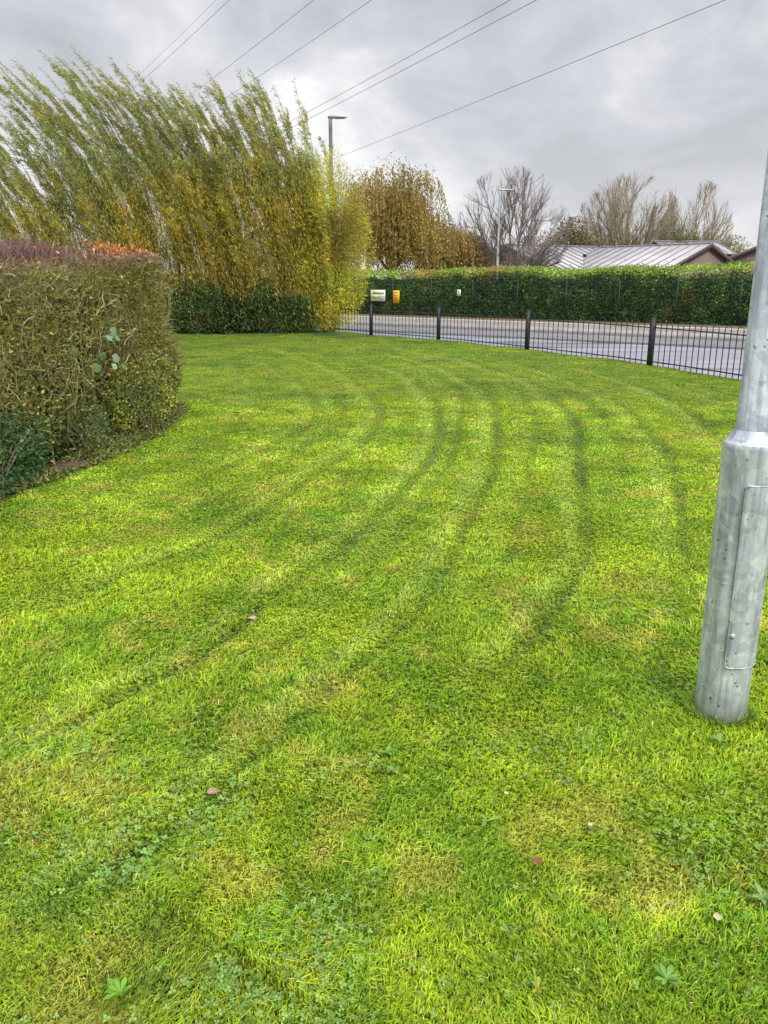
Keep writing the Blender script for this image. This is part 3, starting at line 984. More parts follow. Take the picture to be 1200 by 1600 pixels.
def willow(label, bx0, bx1, by, nst, hfun, seed, leanf=1.0, low=.12, dens=1.0, green=0.0, lime=0.0, fill=1.0, fillh=4.2):
    cx = (bx0 + bx1) / 2
    root = empty('willow_shrub', (cx, by, 0))
    tag(root, label, 'willow', 'wind-blown willows behind the lawn')
    k = nst
    bx = bx0 + (bx1 - bx0) * rng.random(k)
    yy = by + rng.normal(size=k) * .75
    foot = np.stack([bx * .75 + cx * .25, yy, np.zeros(k)], 1)
    H = hfun(bx) * (1.03 - .42 * rng.random(k) ** 1.9)
    lean = leanf * (.24 + .16 * rng.random(k))
    fan = (rng.random(k) - .5) * .16
    M = 12
    t = np.linspace(0, 1, M)
    X = foot[:, 0][:, None] + (bx - foot[:, 0])[:, None] * 1.4 * t - (lean * H)[:, None] * (.55 * t ** 1.3 + .55 * t ** 3.2) + (fan * H)[:, None] * t
    Y = foot[:, 1][:, None] + (rng.normal(size=k) * .35)[:, None] * t - .25 * t ** 2
    Z = H[:, None] * (t - .06 * t ** 4)
    path = np.stack([X, Y, Z], -1)
    rad = (.014 * (H / 7))[:, None] * (1 - .86 * t) + .0018
    parts = [tubes(path, rad, 4)]
    # side shoots
    q = 7
    ti = .22 + .70 * rng.random((k, q))
    f = ti * (M - 1); i = f.astype(int); fr = (f - i)[..., None]
    ar = np.arange(k)[:, None]
    p0 = path[ar, i] * (1 - fr) + path[ar, np.minimum(i + 1, M - 1)] * fr
    tan = norm(path[ar, np.minimum(i + 1, M - 1)] - path[ar, i])
    D = norm(tan + rng.normal(size=(k, q, 3)) * .22)
    Ls = (.5 + .8 * rng.random((k, q))) * (1.15 - .6 * ti)
    u = np.linspace(0, 1, 6)
    sp = p0[:, :, None] + D[:, :, None] * (Ls[..., None, None] * u[None, None, :, None])
    sp[..., 0] -= (Ls[..., None] * .22 * u ** 2)
    sp = sp.reshape(k * q, 6, 3)
    parts.append(tubes(sp, np.linspace(.006, .002, 6)[None] * np.ones((k * q, 1)), 3))
    V, F, _ = join(parts)
    np_mesh('stems', V, F, M_wstem, root)

    # leaves: along stems (upper four fifths) and shoots
    def along(pth, n, t0, t1):
        kk, mm, _ = pth.shape
        j = rng.integers(0, kk, n); tt = t0 + (t1 - t0) * rng.random(n)
        f = tt * (mm - 1) * .9999; i = f.astype(int); fr = (f - i)[:, None]
        return pth[j, i] * (1 - fr) + pth[j, i + 1] * fr, norm(pth[j, i + 1] - pth[j, i]), tt, j
    P1, T1, tt1, j1 = along(path, int(k * 300 * dens), low, 1.0)
    P2, T2, tt2, j2 = along(sp, int(k * 560 * dens), .05, 1.0)
    nf = int(fill * (bx1 - bx0) * 6200)
    P3 = np.stack([bx0 + (bx1 - bx0) * rng.random(nf), by - .75 + rng.normal(size=nf) * .5, .1 + fillh * rng.random(nf) ** 1.15], 1)
    P3[:, 2] *= .75 + .5 * vnoise(P3[:, 0], P3[:, 0] * 0, .7, 210); P3[:, 0] -= P3[:, 2] * .22 * leanf
    T3 = np.tile((.6, 0, 2.2), (nf, 1))
    P = np.concatenate([P1, P2, P3]); T = np.concatenate([T1, T2, T3]); n = len(P)
    P = P + rng.normal(size=(n, 3)) * (.035, .05, .03)
    D = T * .55 + rng.normal(size=(n, 3)) * .42 + np.array((-.62, 0, .05))
    h = P[:, 2]
    nzA = fbm(P[:, 0] + seed, P[:, 2] * .6, 1.6, 200); nzB = vnoise(P[:, 0], P[:, 2], .55, 201); nzC = vnoise(P[:, 0], P[:, 2], .3, 207)
    topc = np.array((.175, .19, .068)); midc = np.array((.22, .20, .040)); lowc = np.array((.165, .130, .030)); org = np.array((.36, .235, .030)); yel = np.array((.42, .34, .035)); dk = np.array((.09, .12, .03)); lim = np.array((.24, .30, .04))
    a = np.clip((h - 3.6 + 2.2 * (nzA - .5)) / 2.0, 0, 1)[:, None]; b = np.clip((h - 1.6 + 2.4 * (nzA - .5)) / 1.6, 0, 1)[:, None]
    C = lowc * (1 - b) + midc * b; C = C * (1 - a) + topc * a
    l = lime * np.clip((P[:, 0] - (cx - .2)) / 1.2 + (nzA - .5) * 1.5, 0, 1)[:, None]; C = C * (1 - l) + lim * l
    g = green * np.clip((nzA - .4) * 4, 0, 1)[:, None]; C = C * (1 - g) + np.array((.13, .19, .06)) * g
    o = np.clip((nzB * .55 + nzC * .45 - .55) * 7, 0, 1)[:, None] * (1 - a * .6) * .62; C = C * (1 - o) + org * o
    y = (rng.random(n) < .16 * (1 - .6 * a[:, 0]))[:, None]; C = np.where(y, yel, C)
    dkk = (rng.random(n) < .16)[:, None]; C = np.where(dkk, dk, C)
    C = C * (.65 + .7 * rng.random(n))[:, None]
    V, F, C = leaves(P, D, .09 + .07 * rng.random(n), .015 + .010 * rng.random(n), C, .1)
    np_mesh('foliage', V, [F], M_willow, root, C)
    return root


def hprof(pts):
    xs = [p[0] for p in pts]; ys = [p[1] for p in pts]
    return lambda x: np.interp(x, xs, ys)


# height of the outermost tips as a function of where the stem starts
HP = hprof([(-20, 6.6), (-13.5, 6.9), (-11.0, 7.2), (-9.6, 7.9), (-8.6, 8.9), (-7.2, 9.0), (-5.6, 8.3), (-4.6, 7.7), (-3.4, 8.3), (-2.4, 8.2), (-1.8, 7.2), (-1.3, 6.0), (-.6, 5.0)])
willow('leftmost wind-blown willow with sky showing between its leaning stems', -19.5, -13.0, 28.6, 66, HP, 1, 1.1, .12, .9, fill=.5, fillh=2.6)
willow('willow with leaning plumes rising directly above the near hedge', -13.2, -9.6, 28.4, 60, HP, 2, 1.1, .1, 1.0, fill=.7, fillh=4.0)
willow('tallest willow whose grey-green plumes reach the overhead wires', -9.8, -6.6, 28.6, 76, HP, 3, .95, .06, 1.1, green=.2, fill=1.2, fillh=5.6)
willow('orange-brown willow left of the grey street lamp', -6.8, -3.9, 28.6, 86, HP, 4, .8, .03, 1.25, fill=1.4, fillh=5.4)
willow('willow in front of the grey street lamp with sparse upright plumes', -4.2, -1.5, 28.7, 74, HP, 5, .5, .02, 1.15, green=.1, lime=.3, fill=1.6, fillh=5.0)
leaf_bush('willow_shrub', 'rounded lime and gold willow end beside the black railing', 'willow', (-1.85, 28.1, 2.7), (1.38, .9, 2.9), 34000, .12, .022,
          [(.17, .13, .03), (.27, .24, .04), (.30, .33, .04), (.40, .34, .04), (.24, .32, .04)], M_willow, 46, 8, group='wind-blown willows behind the lawn', shell=.25, twig=M_wstem, stem_r=.014, nz=.35)
M_dark = mat_leaf('undergrowth_leaf', .2, .4, .4, 1.1, .3, 1.5)
leaf_bush('bramble_bush', 'dark green bush at the lawn edge just right of the near hedge', 'bush', (-6.0, 27.3, .6), (1.6, .8, 1.05), 12000, .10, .05,
          [(.02, .05, .018), (.035, .08, .022), (.06, .115, .03), (.13, .16, .035)], M_dark, 14, 11, nz=.75)
leaf_bush('bramble_bush', 'dark green spreading bush under the orange-brown willow', 'bush', (-3.7, 27.4, .5), (1.45, .7, .95), 10000, .10, .05,
          [(.02, .05, .018), (.035, .08, .022), (.06, .11, .03), (.12, .14, .03)], M_dark, 14, 12, nz=.75)


# ------------------------------------------------------------------ black bow-top railing
def railing():
    root = empty('metal_railing', (1.6, 23.5, 0))
    tag(root, 'low black bow-top railing curving round the far edge of the lawn', 'railing')
    # arc-length table starting behind the willows
    P = FENCE
    d = np.hypot(*np.diff(P, axis=0).T); S = np.concatenate([[0], np.cumsum(d)])
    at = lambda s: np.array((np.interp(s, S, P[:, 0]), np.interp(s, S, P[:, 1])))
    # post stations matched to the bays (fence points in FENCE_PTS are posts)
    stations = [np.interp(i, np.arange(len(P)), S) for i in range(0, len(P), 10)]
    post_s = []
    first = 4
    for i in range(1, len(FENCE_PTS)):
        a, b = stations[i - 1], stations[i]
        n = 1 if 4 <= i <= 12 and (b - a) < 5 else max(1, round((b - a) / 4))
        for k in range(n): post_s.append(a + (b - a) * k / n)
    post_s.append(stations[-1])
    H = .86
    for s in post_s:
        p = at(s); q = at(min(s + .05, S[-1])); dd = norm(q - p) if np.hypot(*(q - p)) > 1e-6 else np.array((1., 0))
        V, F = obox(p - dd * .035, p + dd * .035, .07, -.15, H + .10)
        V2, F2 = obox(p - dd * .042, p + dd * .042, .084, H + .10, H + .115)
        Vv, Ff, _ = join([(V, F), (V2, F2)])
        np_mesh('post', Vv, Ff, M_black, root)
    for a, b in zip(post_s[:-1], post_s[1:]):
        n = max(4, int(round((b - a) / .168))); n -= n % 2
        parts = []
        ss = a + (b - a) * (np.arange(n) + .5) / n
        pk = np.array([at(s) for s in ss])
        for j, p in enumerate(pk):
            pts = np.array([[(p[0], p[1], -.08), (p[0], p[1], H - .05)]])
            V, F = tubes(pts, np.full((1, 2), .0098), 5); parts.append((V, F))
        for j in range(0, n - 1):        # every neighbouring pair is joined by a bow
            u = np.linspace(0, np.pi, 7); c = (pk[j] + pk[j + 1]) / 2; h = (pk[j + 1] - pk[j]) / 2
            if j % 2: continue
            arc = np.stack([c[0] - h[0] * np.cos(u), c[1] - h[1] * np.cos(u), H - .05 + .07 * np.sin(u)], 1)[None]
            V, F = tubes(arc, np.full((1, 7), .008), 5); parts.append((V, F))
        for z in (.07, H - .12):
            pts = np.array([[(*at(s), z) for s in np.linspace(a, b, 7)]])
            V, F = tubes(pts, np.full((1, 7), .013), 4); parts.append((V, F))
        V, F, _ = join(parts)
        np_mesh('rail_panel', V, F, M_black, root)


railing()


# ------------------------------------------------------------------ far hedge and mesh fence across the road
def far_hedge():
    root = empty('long_hedge', (*hpt(0, 0), -.15))
    tag(root, 'long dark green clipped hedge across the road behind the mesh fence', 'hedge')
    s0, s1 = -30, 26
    # dark green core box behind the leaves
    V, F = obox(hpt(s0, -.95), hpt(s1, -.95), 1.1, -.1, 1.78)
    np_mesh('dark_core', V, [F], mat_noise('hedge_core', (.012, .022, .010), (.03, .05, .02), 6, (.9, 1)), root)
    n = 150000
    s = s0 + (s1 - s0) * rng.random(n)
    topn = 2.04 + .0035 * s + .13 * (vnoise(s, s * 0, .8, 301) - .5) + .16 * (vnoise(s, s * 0, 3.2, 302) - .5)
    z = -.10 + (topn + .02) * rng.random(n)
    off = -.26 + .22 * (fbm(s, z, .6, 303) - .5) + .22 * (vnoise(s, z * .3, 2.6, 311) - .5) - .05 * (z < .25)
    up = rng.random(n) < .17
    off = np.where(up, -.15 - 1.25 * rng.random(n), off + rng.random(n) * .07)
    z = np.where(up, topn - .06 + .16 * rng.random(n) ** 2 + .30 * (rng.random(n) < .02) * rng.random(n) + .12 * np.clip((-off - .2), 0, 1), z)
    p = HO[None] + HU[None] * s[:, None] + HN[None] * off[:, None]
    P = np.stack([p[:, 0], p[:, 1], z], 1)
    D = rng.normal(size=(n, 3)) * .6 + np.array((*HN * .6, -.1)); D[up] += (0, 0, .7)
    pal = np.array([(.018, .050, .018), (.038, .085, .022), (.070, .130, .026), (.15, .22, .055)])
    hue = .38 * vnoise(s, z, .35, 305) + .38 * rng.random(n) + .24 * vnoise(s, z * .2, 2.8, 312)
    C = pal[np.clip(hue * 4, 0, 3).astype(int)] * (1 - .0 * hue[:, None])
    bp = np.clip((fbm(s, z, 1.5, 320) - .60) * 8, 0, .7)[:, None]; C = C * (1 - bp) + np.array((.11, .10, .03)) * bp
    C = C * (.6 + .8 * rng.random(n))[:, None]
    newg = np.array((.17, .24, .04)); rust = np.array((.28, .20, .06))
    tt = np.clip((z - topn + .20 + .16 * (vnoise(s, z, .4, 306) - .5)) / .10, 0, 1)[:, None]
    rr = np.clip((fbm(s, s * 0, 2.2, 307) - .52) * 6 + np.clip((-s - 1) / 9, 0, .6), 0, 1)[:, None] * .75
    top = (newg * (1 - rr) + rust * rr) * (.65 + .6 * rng.random(n))[:, None]
    C = C * (1 - tt) + top * tt
    V, F, C = leaves(P, D, .085 + .05 * rng.random(n), .045 + .025 * rng.random(n), C, .15)
    np_mesh('foliage', V, [F], mat_leaf('laurel_leaf', .15, .36, .5, 1.9, .3, 1.2), root, C)


def mesh_fence():
    m = mat_noise('green_coated_wire', (.016, .035, .036), (.03, .055, .055), 9, (.4, .6))
    root = empty('mesh_fence', (*hpt(0, 0), -.15))
    tag(root, 'tall dark green wire mesh fence standing against the far hedge', 'fence')
    s0, s1, H = -18, 24, 1.70
    for k, s in enumerate(np.arange(s0, s1 + .1, 2.5)):
        V, F = obox(hpt(s - .02, .03), hpt(s + .02, .03), .04, -.15, H + .04)
        np_mesh('post', V, [F], m, root)
        if s + 2.5 > s1 + .1: break
        parts = []
        vs = np.linspace(s + .05, s + 2.45, 32)
        pts = np.array([[(*hpt(v, .075), -.06), (*hpt(v, .075), H)] for v in vs]); parts.append(tubes(pts, np.full((32, 2), .0035), 3))
        zs = np.linspace(-.02, H - .02, 10)
        pts = np.array([[(*hpt(s + .03, .085), z), (*hpt(s + 2.47, .085), z)] for z in zs]); parts.append(tubes(pts, np.full((10, 2), .0045), 3))
        V, F, _ = join(parts)
        np_mesh('mesh_panel', V, F, m, root)


def signs():
    def pm(name, c, r=.45):
        return mat_noise(name, tuple(x * .92 for x in c), c, 9, (r, r + .1))
    white = pm('white_board', (.80, .82, .80)); lime = pm('lime_print', (.55, .70, .12)); yell = pm('yellow_board', (.90, .52, .02)); ink = pm('dark_print', (.10, .12, .10)); grey = pm('grey_print', (.40, .42, .40)); dink = pm('brown_print', (.38, .20, .02))

    def board(name, label, s, w, z0, z1, mat, marks, off=.13):
        a, b = hpt(s - w / 2, off), hpt(s + w / 2, off)
        root = empty(name, (*hpt(s, off), z0))
        tag(root, label, 'sign')
        V, F = obox(a, b, .012, z0, z1)
        np_mesh('panel', V, [F], mat, root)
        for (u0, u1, v0, v1, mm) in marks:
            p, q = hpt(s - w / 2 + u0 * w, off + .009), hpt(s - w / 2 + u1 * w, off + .009)
            V, F = obox(p, q, .004, z0 + v0 * (z1 - z0), z0 + v1 * (z1 - z0))
            np_mesh('printed_mark', V, [F], mm, root)
        # two cable ties
        for u in (.1, .9):
            V, F = obox(hpt(s - w / 2 + u * w - .01, off - .03), hpt(s - w / 2 + u * w + .01, off - .03), .05, z1 - .05, z1 - .035)
            np_mesh('cable_tie', V, [F], M_black, root)
        return root
    board('banner', 'white and lime green banner on the mesh fence beside the willow', 1.05 , 1.0, .66, 1.24, white,
          [(.12, .92, .62, .88, lime), (.03, .50, .28, .55, lime), (.20, .84, .70, .80, white), (.55, .93, .38, .44, grey), (.55, .88, .26, .31, grey), (.06, .6, .08, .13, grey)])
    board('notice_sign', 'upright yellow notice on the mesh fence right of the banner', 2.30, .42, .58, 1.22, yell,
          [(.15, .85, .80, .86, dink), (.15, .85, .60, .64, dink), (.15, .7, .48, .52, dink), (.15, .8, .36, .40, dink), (.15, .6, .16, .20, dink)])
    board('notice_sign', 'small white notice alone on the mesh fence', 6.25, .22, .98, 1.28, white,
          [(.2, .8, .7, .8, grey), (.2, .8, .45, .5, grey), (.2, .7, .25, .3, grey)])


far_hedge(); mesh_fence(); signs()


# ------------------------------------------------------------------ buildings across the road
M_roof = None


def mats_b():
    wall = mat_noise('brown_brick', (.17, .115, .095), (.24, .17, .145), 5, (.8, .9), mscale=(1, 1, 3))
    trim = mat_noise('dark_fascia', (.055, .035, .032), (.09, .06, .055), 5, (.5, .7))
    roof = mat_noise('pale_metal_roof', (.40, .375, .385), (.52, .49, .505), .8, (.35, .5), metal=.1, mscale=(1, 1, 1))
    seam = mat_noise('roof_seam', (.16, .15, .155), (.26, .24, .25), 2, (.4, .6), metal=.1)
    return wall, trim, roof, seam


def gable_block(label, P, axis_deg, L, wf, wb, zr, ze, seams=11, gable_wall_only=False):
    """ridge starts at P and runs in plan direction axis for L; wf / wb: plan widths of the two slopes (front = to the right-hand normal)"""
    wall, trim, roofm, seam = MB
    root = empty('low_building', (P[0], P[1], -.19)); tag(root, label, 'building', 'low brown buildings behind the far hedge')
    a = np.array((math.cos(math.radians(axis_deg)), math.sin(math.radians(axis_deg)))); n = np.array((a[1], -a[0]))
    P = np.array(P, float)
    zf = zr + (ze - zr); zb = zr + (ze - zr) * wb / wf
    # walls: closed pentagonal prism
    def sec(c, s=0.0, dz=0.0):
        f = c + n * (wf - .35); b = c - n * (wb - .35)
        sf = (zr - zf) / wf
        return [(*f, -.19), (*f, zf + sf * .35 - .06), (*c, zr - .06), (*b, zb + sf * .35 - .06), (*b, -.19)]
    A = sec(P + a * .25); B = sec(P + a * (L - .25))
    V = np.array(A + B)
    F5 = np.array([(0, 1, 2, 3, 4), (9, 8, 7, 6, 5)]); F4 = np.array([(i, i + 5, i + 6, i + 1) for i in range(4)])
    np_mesh('wall', V, [F5, F4], wall, root)
    # roof: two slabs, standing seams, bargeboards
    def slab(c0, c1, o, zo, t=.05):
        e0, e1 = c0 + n * o, c1 + n * o
        return np.array([(*c0, zr), (*c1, zr), (*e1, zo), (*e0, zo), (*c0, zr - t), (*c1, zr - t), (*e1, zo - t), (*e0, zo - t)]), np.array([(0, 1, 2, 3), (4, 7, 6, 5), (0, 4, 5, 1), (1, 5, 6, 2), (2, 6, 7, 3), (3, 7, 4, 0)])
    p1 = slab(P, P + a * L, wf, zf); p2 = slab(P, P + a * L, -wb, zb)
    V, F, _ = join([p1, p2]); V[:, 2] += .01
    ro = np_mesh('roof', V, F, roofm, root)
    parts = []
    for k in range(seams + 1):
        c = P + a * (L * k / seams)
        for o, zo in ((wf, zf), (-wb, zb)):
            pts = np.array([[(*c, zr + .035), (*(c + n * o), zo + .035)]])
            parts.append(tubes(pts, np.full((1, 2), .045), 4))
    pts = np.array([[(*(P - a * .05), zr + .05), (*(P + a * (L + .05)), zr + .05)]]); parts.append(tubes(pts, np.full((1, 2), .07), 5))
    V, F, _ = join(parts)
    so = np_mesh('roof_seams', V, F, seam, root); 
    for c in (P - a * .03, P + a * (L + .03)):
        parts = []
        for o, zo in ((wf, zf), (-wb, zb)):
            e = c + n * o
            v = [(*(c - a * .02), zr + .02), (*(e - a * .02), zo + .02), (*(e - a * .02), zo - .24), (*(c - a * .02), zr - .24),
                 (*(c + a * .02), zr + .02), (*(e + a * .02), zo + .02), (*(e + a * .02), zo - .24), (*(c + a * .02), zr - .24)]
            parts.append((np.array(v), np.array([(0, 1, 2, 3), (4, 7, 6, 5), (0, 4, 5, 1), (1, 5, 6, 2), (2, 6, 7, 3), (3, 7, 4, 0)])))
        V, F, _ = join(parts)
        np_mesh('bargeboard', V, F, trim, root)
    for o, zo in ((wf + .05, zf), (-wb - .05, zb)):
        e0 = P + n * o; e1 = P + a * L + n * o
        pts = np.array([[(*e0, zo - .04), (*e1, zo - .04)]]); V, F = tubes(pts, np.full((1, 2), .07), 6)
        np_mesh('gutter', V, [F], seam, root)
    return root


MB = mats_b()
# front block: ridge recedes up-left from the right-hand gable, near slope faces the road


def block(label, P, ax, L, wl, wr, zr, ze, seams):
    return gable_block(label, P, ax, L, wr, wl, zr, ze, seams)


# axis 135deg: right-hand normal n=(sin,-cos)=(.707,.707) is the far slope; the other is the near slope
block('low brown building whose wide pale ribbed roof ends in a right-hand gable', (23.7, 60.0), 135, 9.0, 6.4, 6.4, 4.3, 2.5, 12)
block('left low brown building with a dark vent on its pale ribbed roof', (9.2, 63.6), 30, 9.6, 5.2, 5.6, 4.4, 2.5, 12)
block('small rear building whose short ridge shows above the main ribbed roof', (27.0, 83.0), 6, 6.5, 6.0, 4.0, 5.55, 4.3, 8)
block('right-hand brown building with dark rising roof edge beside the lamp column', (31.6, 63.0), 62, 9.0, 7.0, 7.0, 5.6, 2.6, 10)
vr = [o for o in bpy.data.objects if o.get('label', '').startswith('left low brown')][0]
V, F = lathe([(.0, 3.02), (.11, 3.2), (.11, 3.62), (.16, 3.64), (.16, 3.72), (.0, 3.76)], 12, 15.6, 64.3)
np_mesh('roof_vent', V, [F], M_black, vr)


# ------------------------------------------------------------------ distant trees
def bare_tree(label, x, y, h, w, seed, nl=9, mat=M_twig, twigs=900, ivy=None, trunk_r=.22, upright=.5, trunk_h=.12, tw_r=.018, multi=False):
    r = np.random.default_rng(seed)
    root = empty('bare_tree', (x, y, -.19)); tag(root, label, 'tree', 'bare winter trees across the road')
    th = h * trunk_h
    foot = np.array((x, y, -.19)); fork = np.array((x, y, th))
    t = np.linspace(0, 1, 5)[:, None]
    tr = foot * (1 - t) + fork * t
    V, F = tubes(tr[None], np.linspace(trunk_r * 1.3, trunk_r, 5)[None], 9)
    np_mesh('trunk', V, [F], M_bark, root)
    M = 10; tt = np.linspace(0, 1, M)
    E0 = np.array((x, y, h * .53)); ER = np.array((w * .5, w * .42, h * .47))

    def clip_len(p, D, L, lo=.86, hi=1.04):
        """shorten a branch so that it ends at the crown's rounded outline"""
        q = (p - E0) / ER; d = D / ER
        a = (d * d).sum(-1); b = 2 * (q * d).sum(-1); c = (q * q).sum(-1) - 1
        disc = np.maximum(b * b - 4 * a * c, 0)
        te = np.maximum((-b + np.sqrt(disc)) / (2 * a), .05)
        return np.minimum(L, te * (lo + (hi - lo) * r.random(len(L))))
    k = np.arange(nl); az = 2.39996 * k + r.random(nl) * .5
    el = np.arcsin(np.clip(.30 + .70 * ((k + .5) / nl), 0, .995)); el = np.clip(el + r.normal(size=nl) * .06, .18, 1.5)
    D0 = np.stack([np.cos(az) * np.cos(el), np.sin(az) * np.cos(el) * .8, np.sin(el)], 1)
    st = fork[None] - np.stack([k * 0, k * 0, th * .6 * r.random(nl)], 1)
    L0 = clip_len(st, norm(D0), np.full(nl, h * 2.), .70, .95)
    e = st + norm(D0) * L0[:, None]
    c = st + (e - st) * .5; c[:, 2] += L0 * .07 * np.sign(r.random(nl) - .35); c += r.normal(size=c.shape) * h * .02
    limbs = st[:, None] * ((1 - tt) ** 2)[None, :, None] + c[:, None] * (2 * tt * (1 - tt))[None, :, None] + e[:, None] * (tt ** 2)[None, :, None]
    limbs += r.normal(size=limbs.shape) * .008 * h * np.sin(tt * np.pi)[None, :, None]
    p1 = tubes(limbs, (trunk_r * .42 * (1 - tt) ** .8 + .018)[None] * (.7 + .5 * r.random(nl))[:, None], 6)

    def grow(src, n, l0, l1, spread, m=7, t0=.2):
        k = r.integers(0, len(src), n); ti = t0 + (1 - t0) * r.random(n) ** .9
        f = ti * (src.shape[1] - 1) * .999; i = f.astype(int); fr = (f - i)[:, None]
        p = src[k, i] * (1 - fr) + src[k, i + 1] * fr
        d = norm(src[k, i + 1] - src[k, i])
        out = norm(p - np.array((x, y, h * .08)))
        D = norm(d * .75 + out * .45 + r.normal(size=(n, 3)) * spread)
        L = clip_len(p, D, l0 + (l1 - l0) * r.random(n))
        u = np.linspace(0, 1, m)
        q = p[:, None] + D[:, None] * (L[:, None, None] * u[None, :, None])
        q[..., 2] += (L[:, None] * .08 * u ** 2)
        q += r.normal(size=q.shape) * (L * .02)[:, None, None] * u[None, :, None]
        return q
    s2 = grow(limbs, nl * 12, h * .18, h * .42, .46, t0=.15)
    s3 = grow(s2, nl * 44, h * .08, h * .20, .40)
    s4 = grow(s3, twigs, h * .04, h * .11, .42, 4, .1)
    parts = [p1, tubes(s2, np.linspace(.036, .012, 7)[None] * np.ones((len(s2), 1)) * tw_r / .014, 4), tubes(s3, np.linspace(.017, .008, 7)[None] * np.ones((len(s3), 1)) * tw_r / .014, 3),
             tubes(s4, np.linspace(tw_r * .6, tw_r * .3, 4)[None] * np.ones((len(s4), 1)), 3)]
    V, F, _ = join(parts)
    np_mesh('crown', V, F, mat, root)
    if ivy:
        n = ivy
        k = r.integers(0, nl, n); ti = r.random(n) ** 1.2 * .42; f = ti * (M - 1); i = f.astype(int)
        P = limbs[k, i] + r.normal(size=(n, 3)) * (.32, .3, .4)
        P[:, 2] = np.maximum(P[:, 2], .2)
        C = np.array([(.07, .09, .035), (.11, .13, .05), (.15, .15, .07)])[r.integers(0, 3, n)]
        V, F, C = leaves(P, r.normal(size=(n, 3)), .13, .07, C)
        np_mesh('ivy', V, [F], M_dark, root, C)
    return root


def crown_tree(name, label, x, y, h, w, pal, n, seed, leaf=.16, zlow=.25, droop=0., group='leafy trees beyond the far hedge', lobes=16, strands=0, wy=None, cone=0.):
    r = np.random.default_rng(seed)
    root = empty(name, (x, y, -.19)); tag(root, label, 'tree', group)
    wy = wy or w * .8
    V, F = tubes(np.array([[(x, y, -.19), (x + .05, y, h * .3), (x, y, h * .7)]]), np.array([[w * .035 + .08, w * .028 + .05, .04]]), 8)
    np_mesh('trunk', V, [F], M_bark, root)
    # lumpy crown of lobes
    cs = []
    for k in range(lobes):
        d = norm(r.normal(size=3)); u = r.random() ** .45 * .72
        zc = zlow * h + (h - zlow * h) * .5
        p = np.array((d[0] * w * .5 * u, d[1] * wy * .5 * u, d[2] * (h - zlow * h) * .5 * u))
        if cone: p[:2] *= 1 - cone * (p[2] / (h * .5) + .3)
        cs.append(np.array((x, y, zc)) + p)
    cs = np.array(cs); rad = np.array([(.17 + .12 * r.random()) * w for _ in cs])
    # limbs to lobes
    t = np.linspace(0, 1, 5)[None, :, None]
    st = np.array((x, y, h * .22))
    path = st * (1 - t) + cs[:, None] * t
    V, F = tubes(path, np.linspace(.09, .03, 5)[None] * np.ones((lobes, 1)), 5)
    np_mesh('limbs', V, [F], M_bark, root)
    k = r.integers(0, lobes, n); d = norm(r.normal(size=(n, 3)))
    P = cs[k] + d * (rad[k] * (.45 + .6 * r.random(n) ** .7))[:, None]
    D = r.normal(size=(n, 3)) + np.array((0, 0, -droop))
    lobe_c = np.array(pal)[r.integers(0, len(pal), lobes)]
    pal = np.array(pal)
    C = lobe_c[k] * .55 + pal[r.integers(0, len(pal), n)] * .45
    parts = []
    LL = leaf * (.6 + .8 * r.random(n))
    if strands:
        j = r.integers(0, lobes, strands); dd = norm(r.normal(size=(strands, 3))); dd[:, 2] = np.abs(dd[:, 2]) * .7
        S0 = cs[j] + dd * rad[j][:, None] * .95
        per = 26
        ln = (.9 + 2.3 * r.random(strands)) * h / 8.5
        u = r.random((strands, per))
        Q = np.repeat(S0[:, None], per, 1); outw = dd.copy(); outw[:, 2] = 0
        Q = Q + outw[:, None] * (u[..., None] ** .6) * .5; Q[..., 2] -= u * ln[:, None]
        Q += r.normal(size=Q.shape) * .04
        Q = Q.reshape(-1, 3)
        ok = Q[:, 2] > .3; Q = Q[ok]
        Cq = np.repeat(lobe_c[j], per, 0)[ok] * .6 + pal[r.integers(0, len(pal), len(Q))] * .4
        P = np.concatenate([P, Q]); D = np.concatenate([D, r.normal(size=(len(Q), 3)) * .35 + (0, 0, -1.)]); C = np.concatenate([C, Cq]); LL = np.concatenate([LL, leaf * (.9 + .7 * r.random(len(Q)))])
    C = C * (.6 + .75 * r.random(len(C)))[:, None]
    V, F, C = leaves(P, D, LL, LL * .42, C, .1)
    np_mesh('crown', V, [F], M_tree, root, C)
    return root


M_tree = mat_leaf('tree_leaf', .3, .55, .25, 1.65, .3, .35)
crown_tree('weeping_tree', 'golden-brown weeping tree standing behind the banner', .45, 54, 9.0, 7.0,
           [(.22, .165, .05), (.27, .19, .06), (.17, .13, .045), (.22, .19, .055), (.30, .20, .05)], 13000, 21, .13, .30, .5, lobes=30, strands=2400)
crown_tree('weeping_tree', 'shorter brown tree between the golden weeping tree and the bare tree', 4.3, 57, 6.0, 4.8,
           [(.22, .155, .05), (.27, .17, .045), (.18, .14, .05), (.20, .17, .05)], 9000, 22, .13, .12, .4, lobes=18, strands=1300)
crown_tree('shrub_tree', 'orange-tinted low tree at the foot of the bare tree', 7.1, 58.5, 3.3, 1.8,
           [(.36, .19, .05), (.28, .17, .06), (.2, .15, .05)], 1500, 23, .15, .2, lobes=8)
bare_tree('bare spreading tree with greenish trunk behind the slim lamp post', 8.75, 57.5, 9.2, 8.2, 31, 19, mat=M_purple_twig, twigs=7000, ivy=3600, trunk_h=.11, tw_r=.013)
crown_tree('conifer_tree', 'dull brown-green pointed tree right of the bare tree', 19.6, 85, 8.6, 7.5,
           [(.12, .10, .045), (.16, .12, .055), (.10, .095, .04)], 7000, 24, .28, .1, lobes=18, cone=.35)
crown_tree('conifer_tree', 'low dark brown tree mass behind the left pale roof', 15.2, 88, 6.6, 6.0,
           [(.14, .11, .05), (.10, .085, .04), (.17, .13, .06)], 5000, 25, .28, .1, lobes=14)
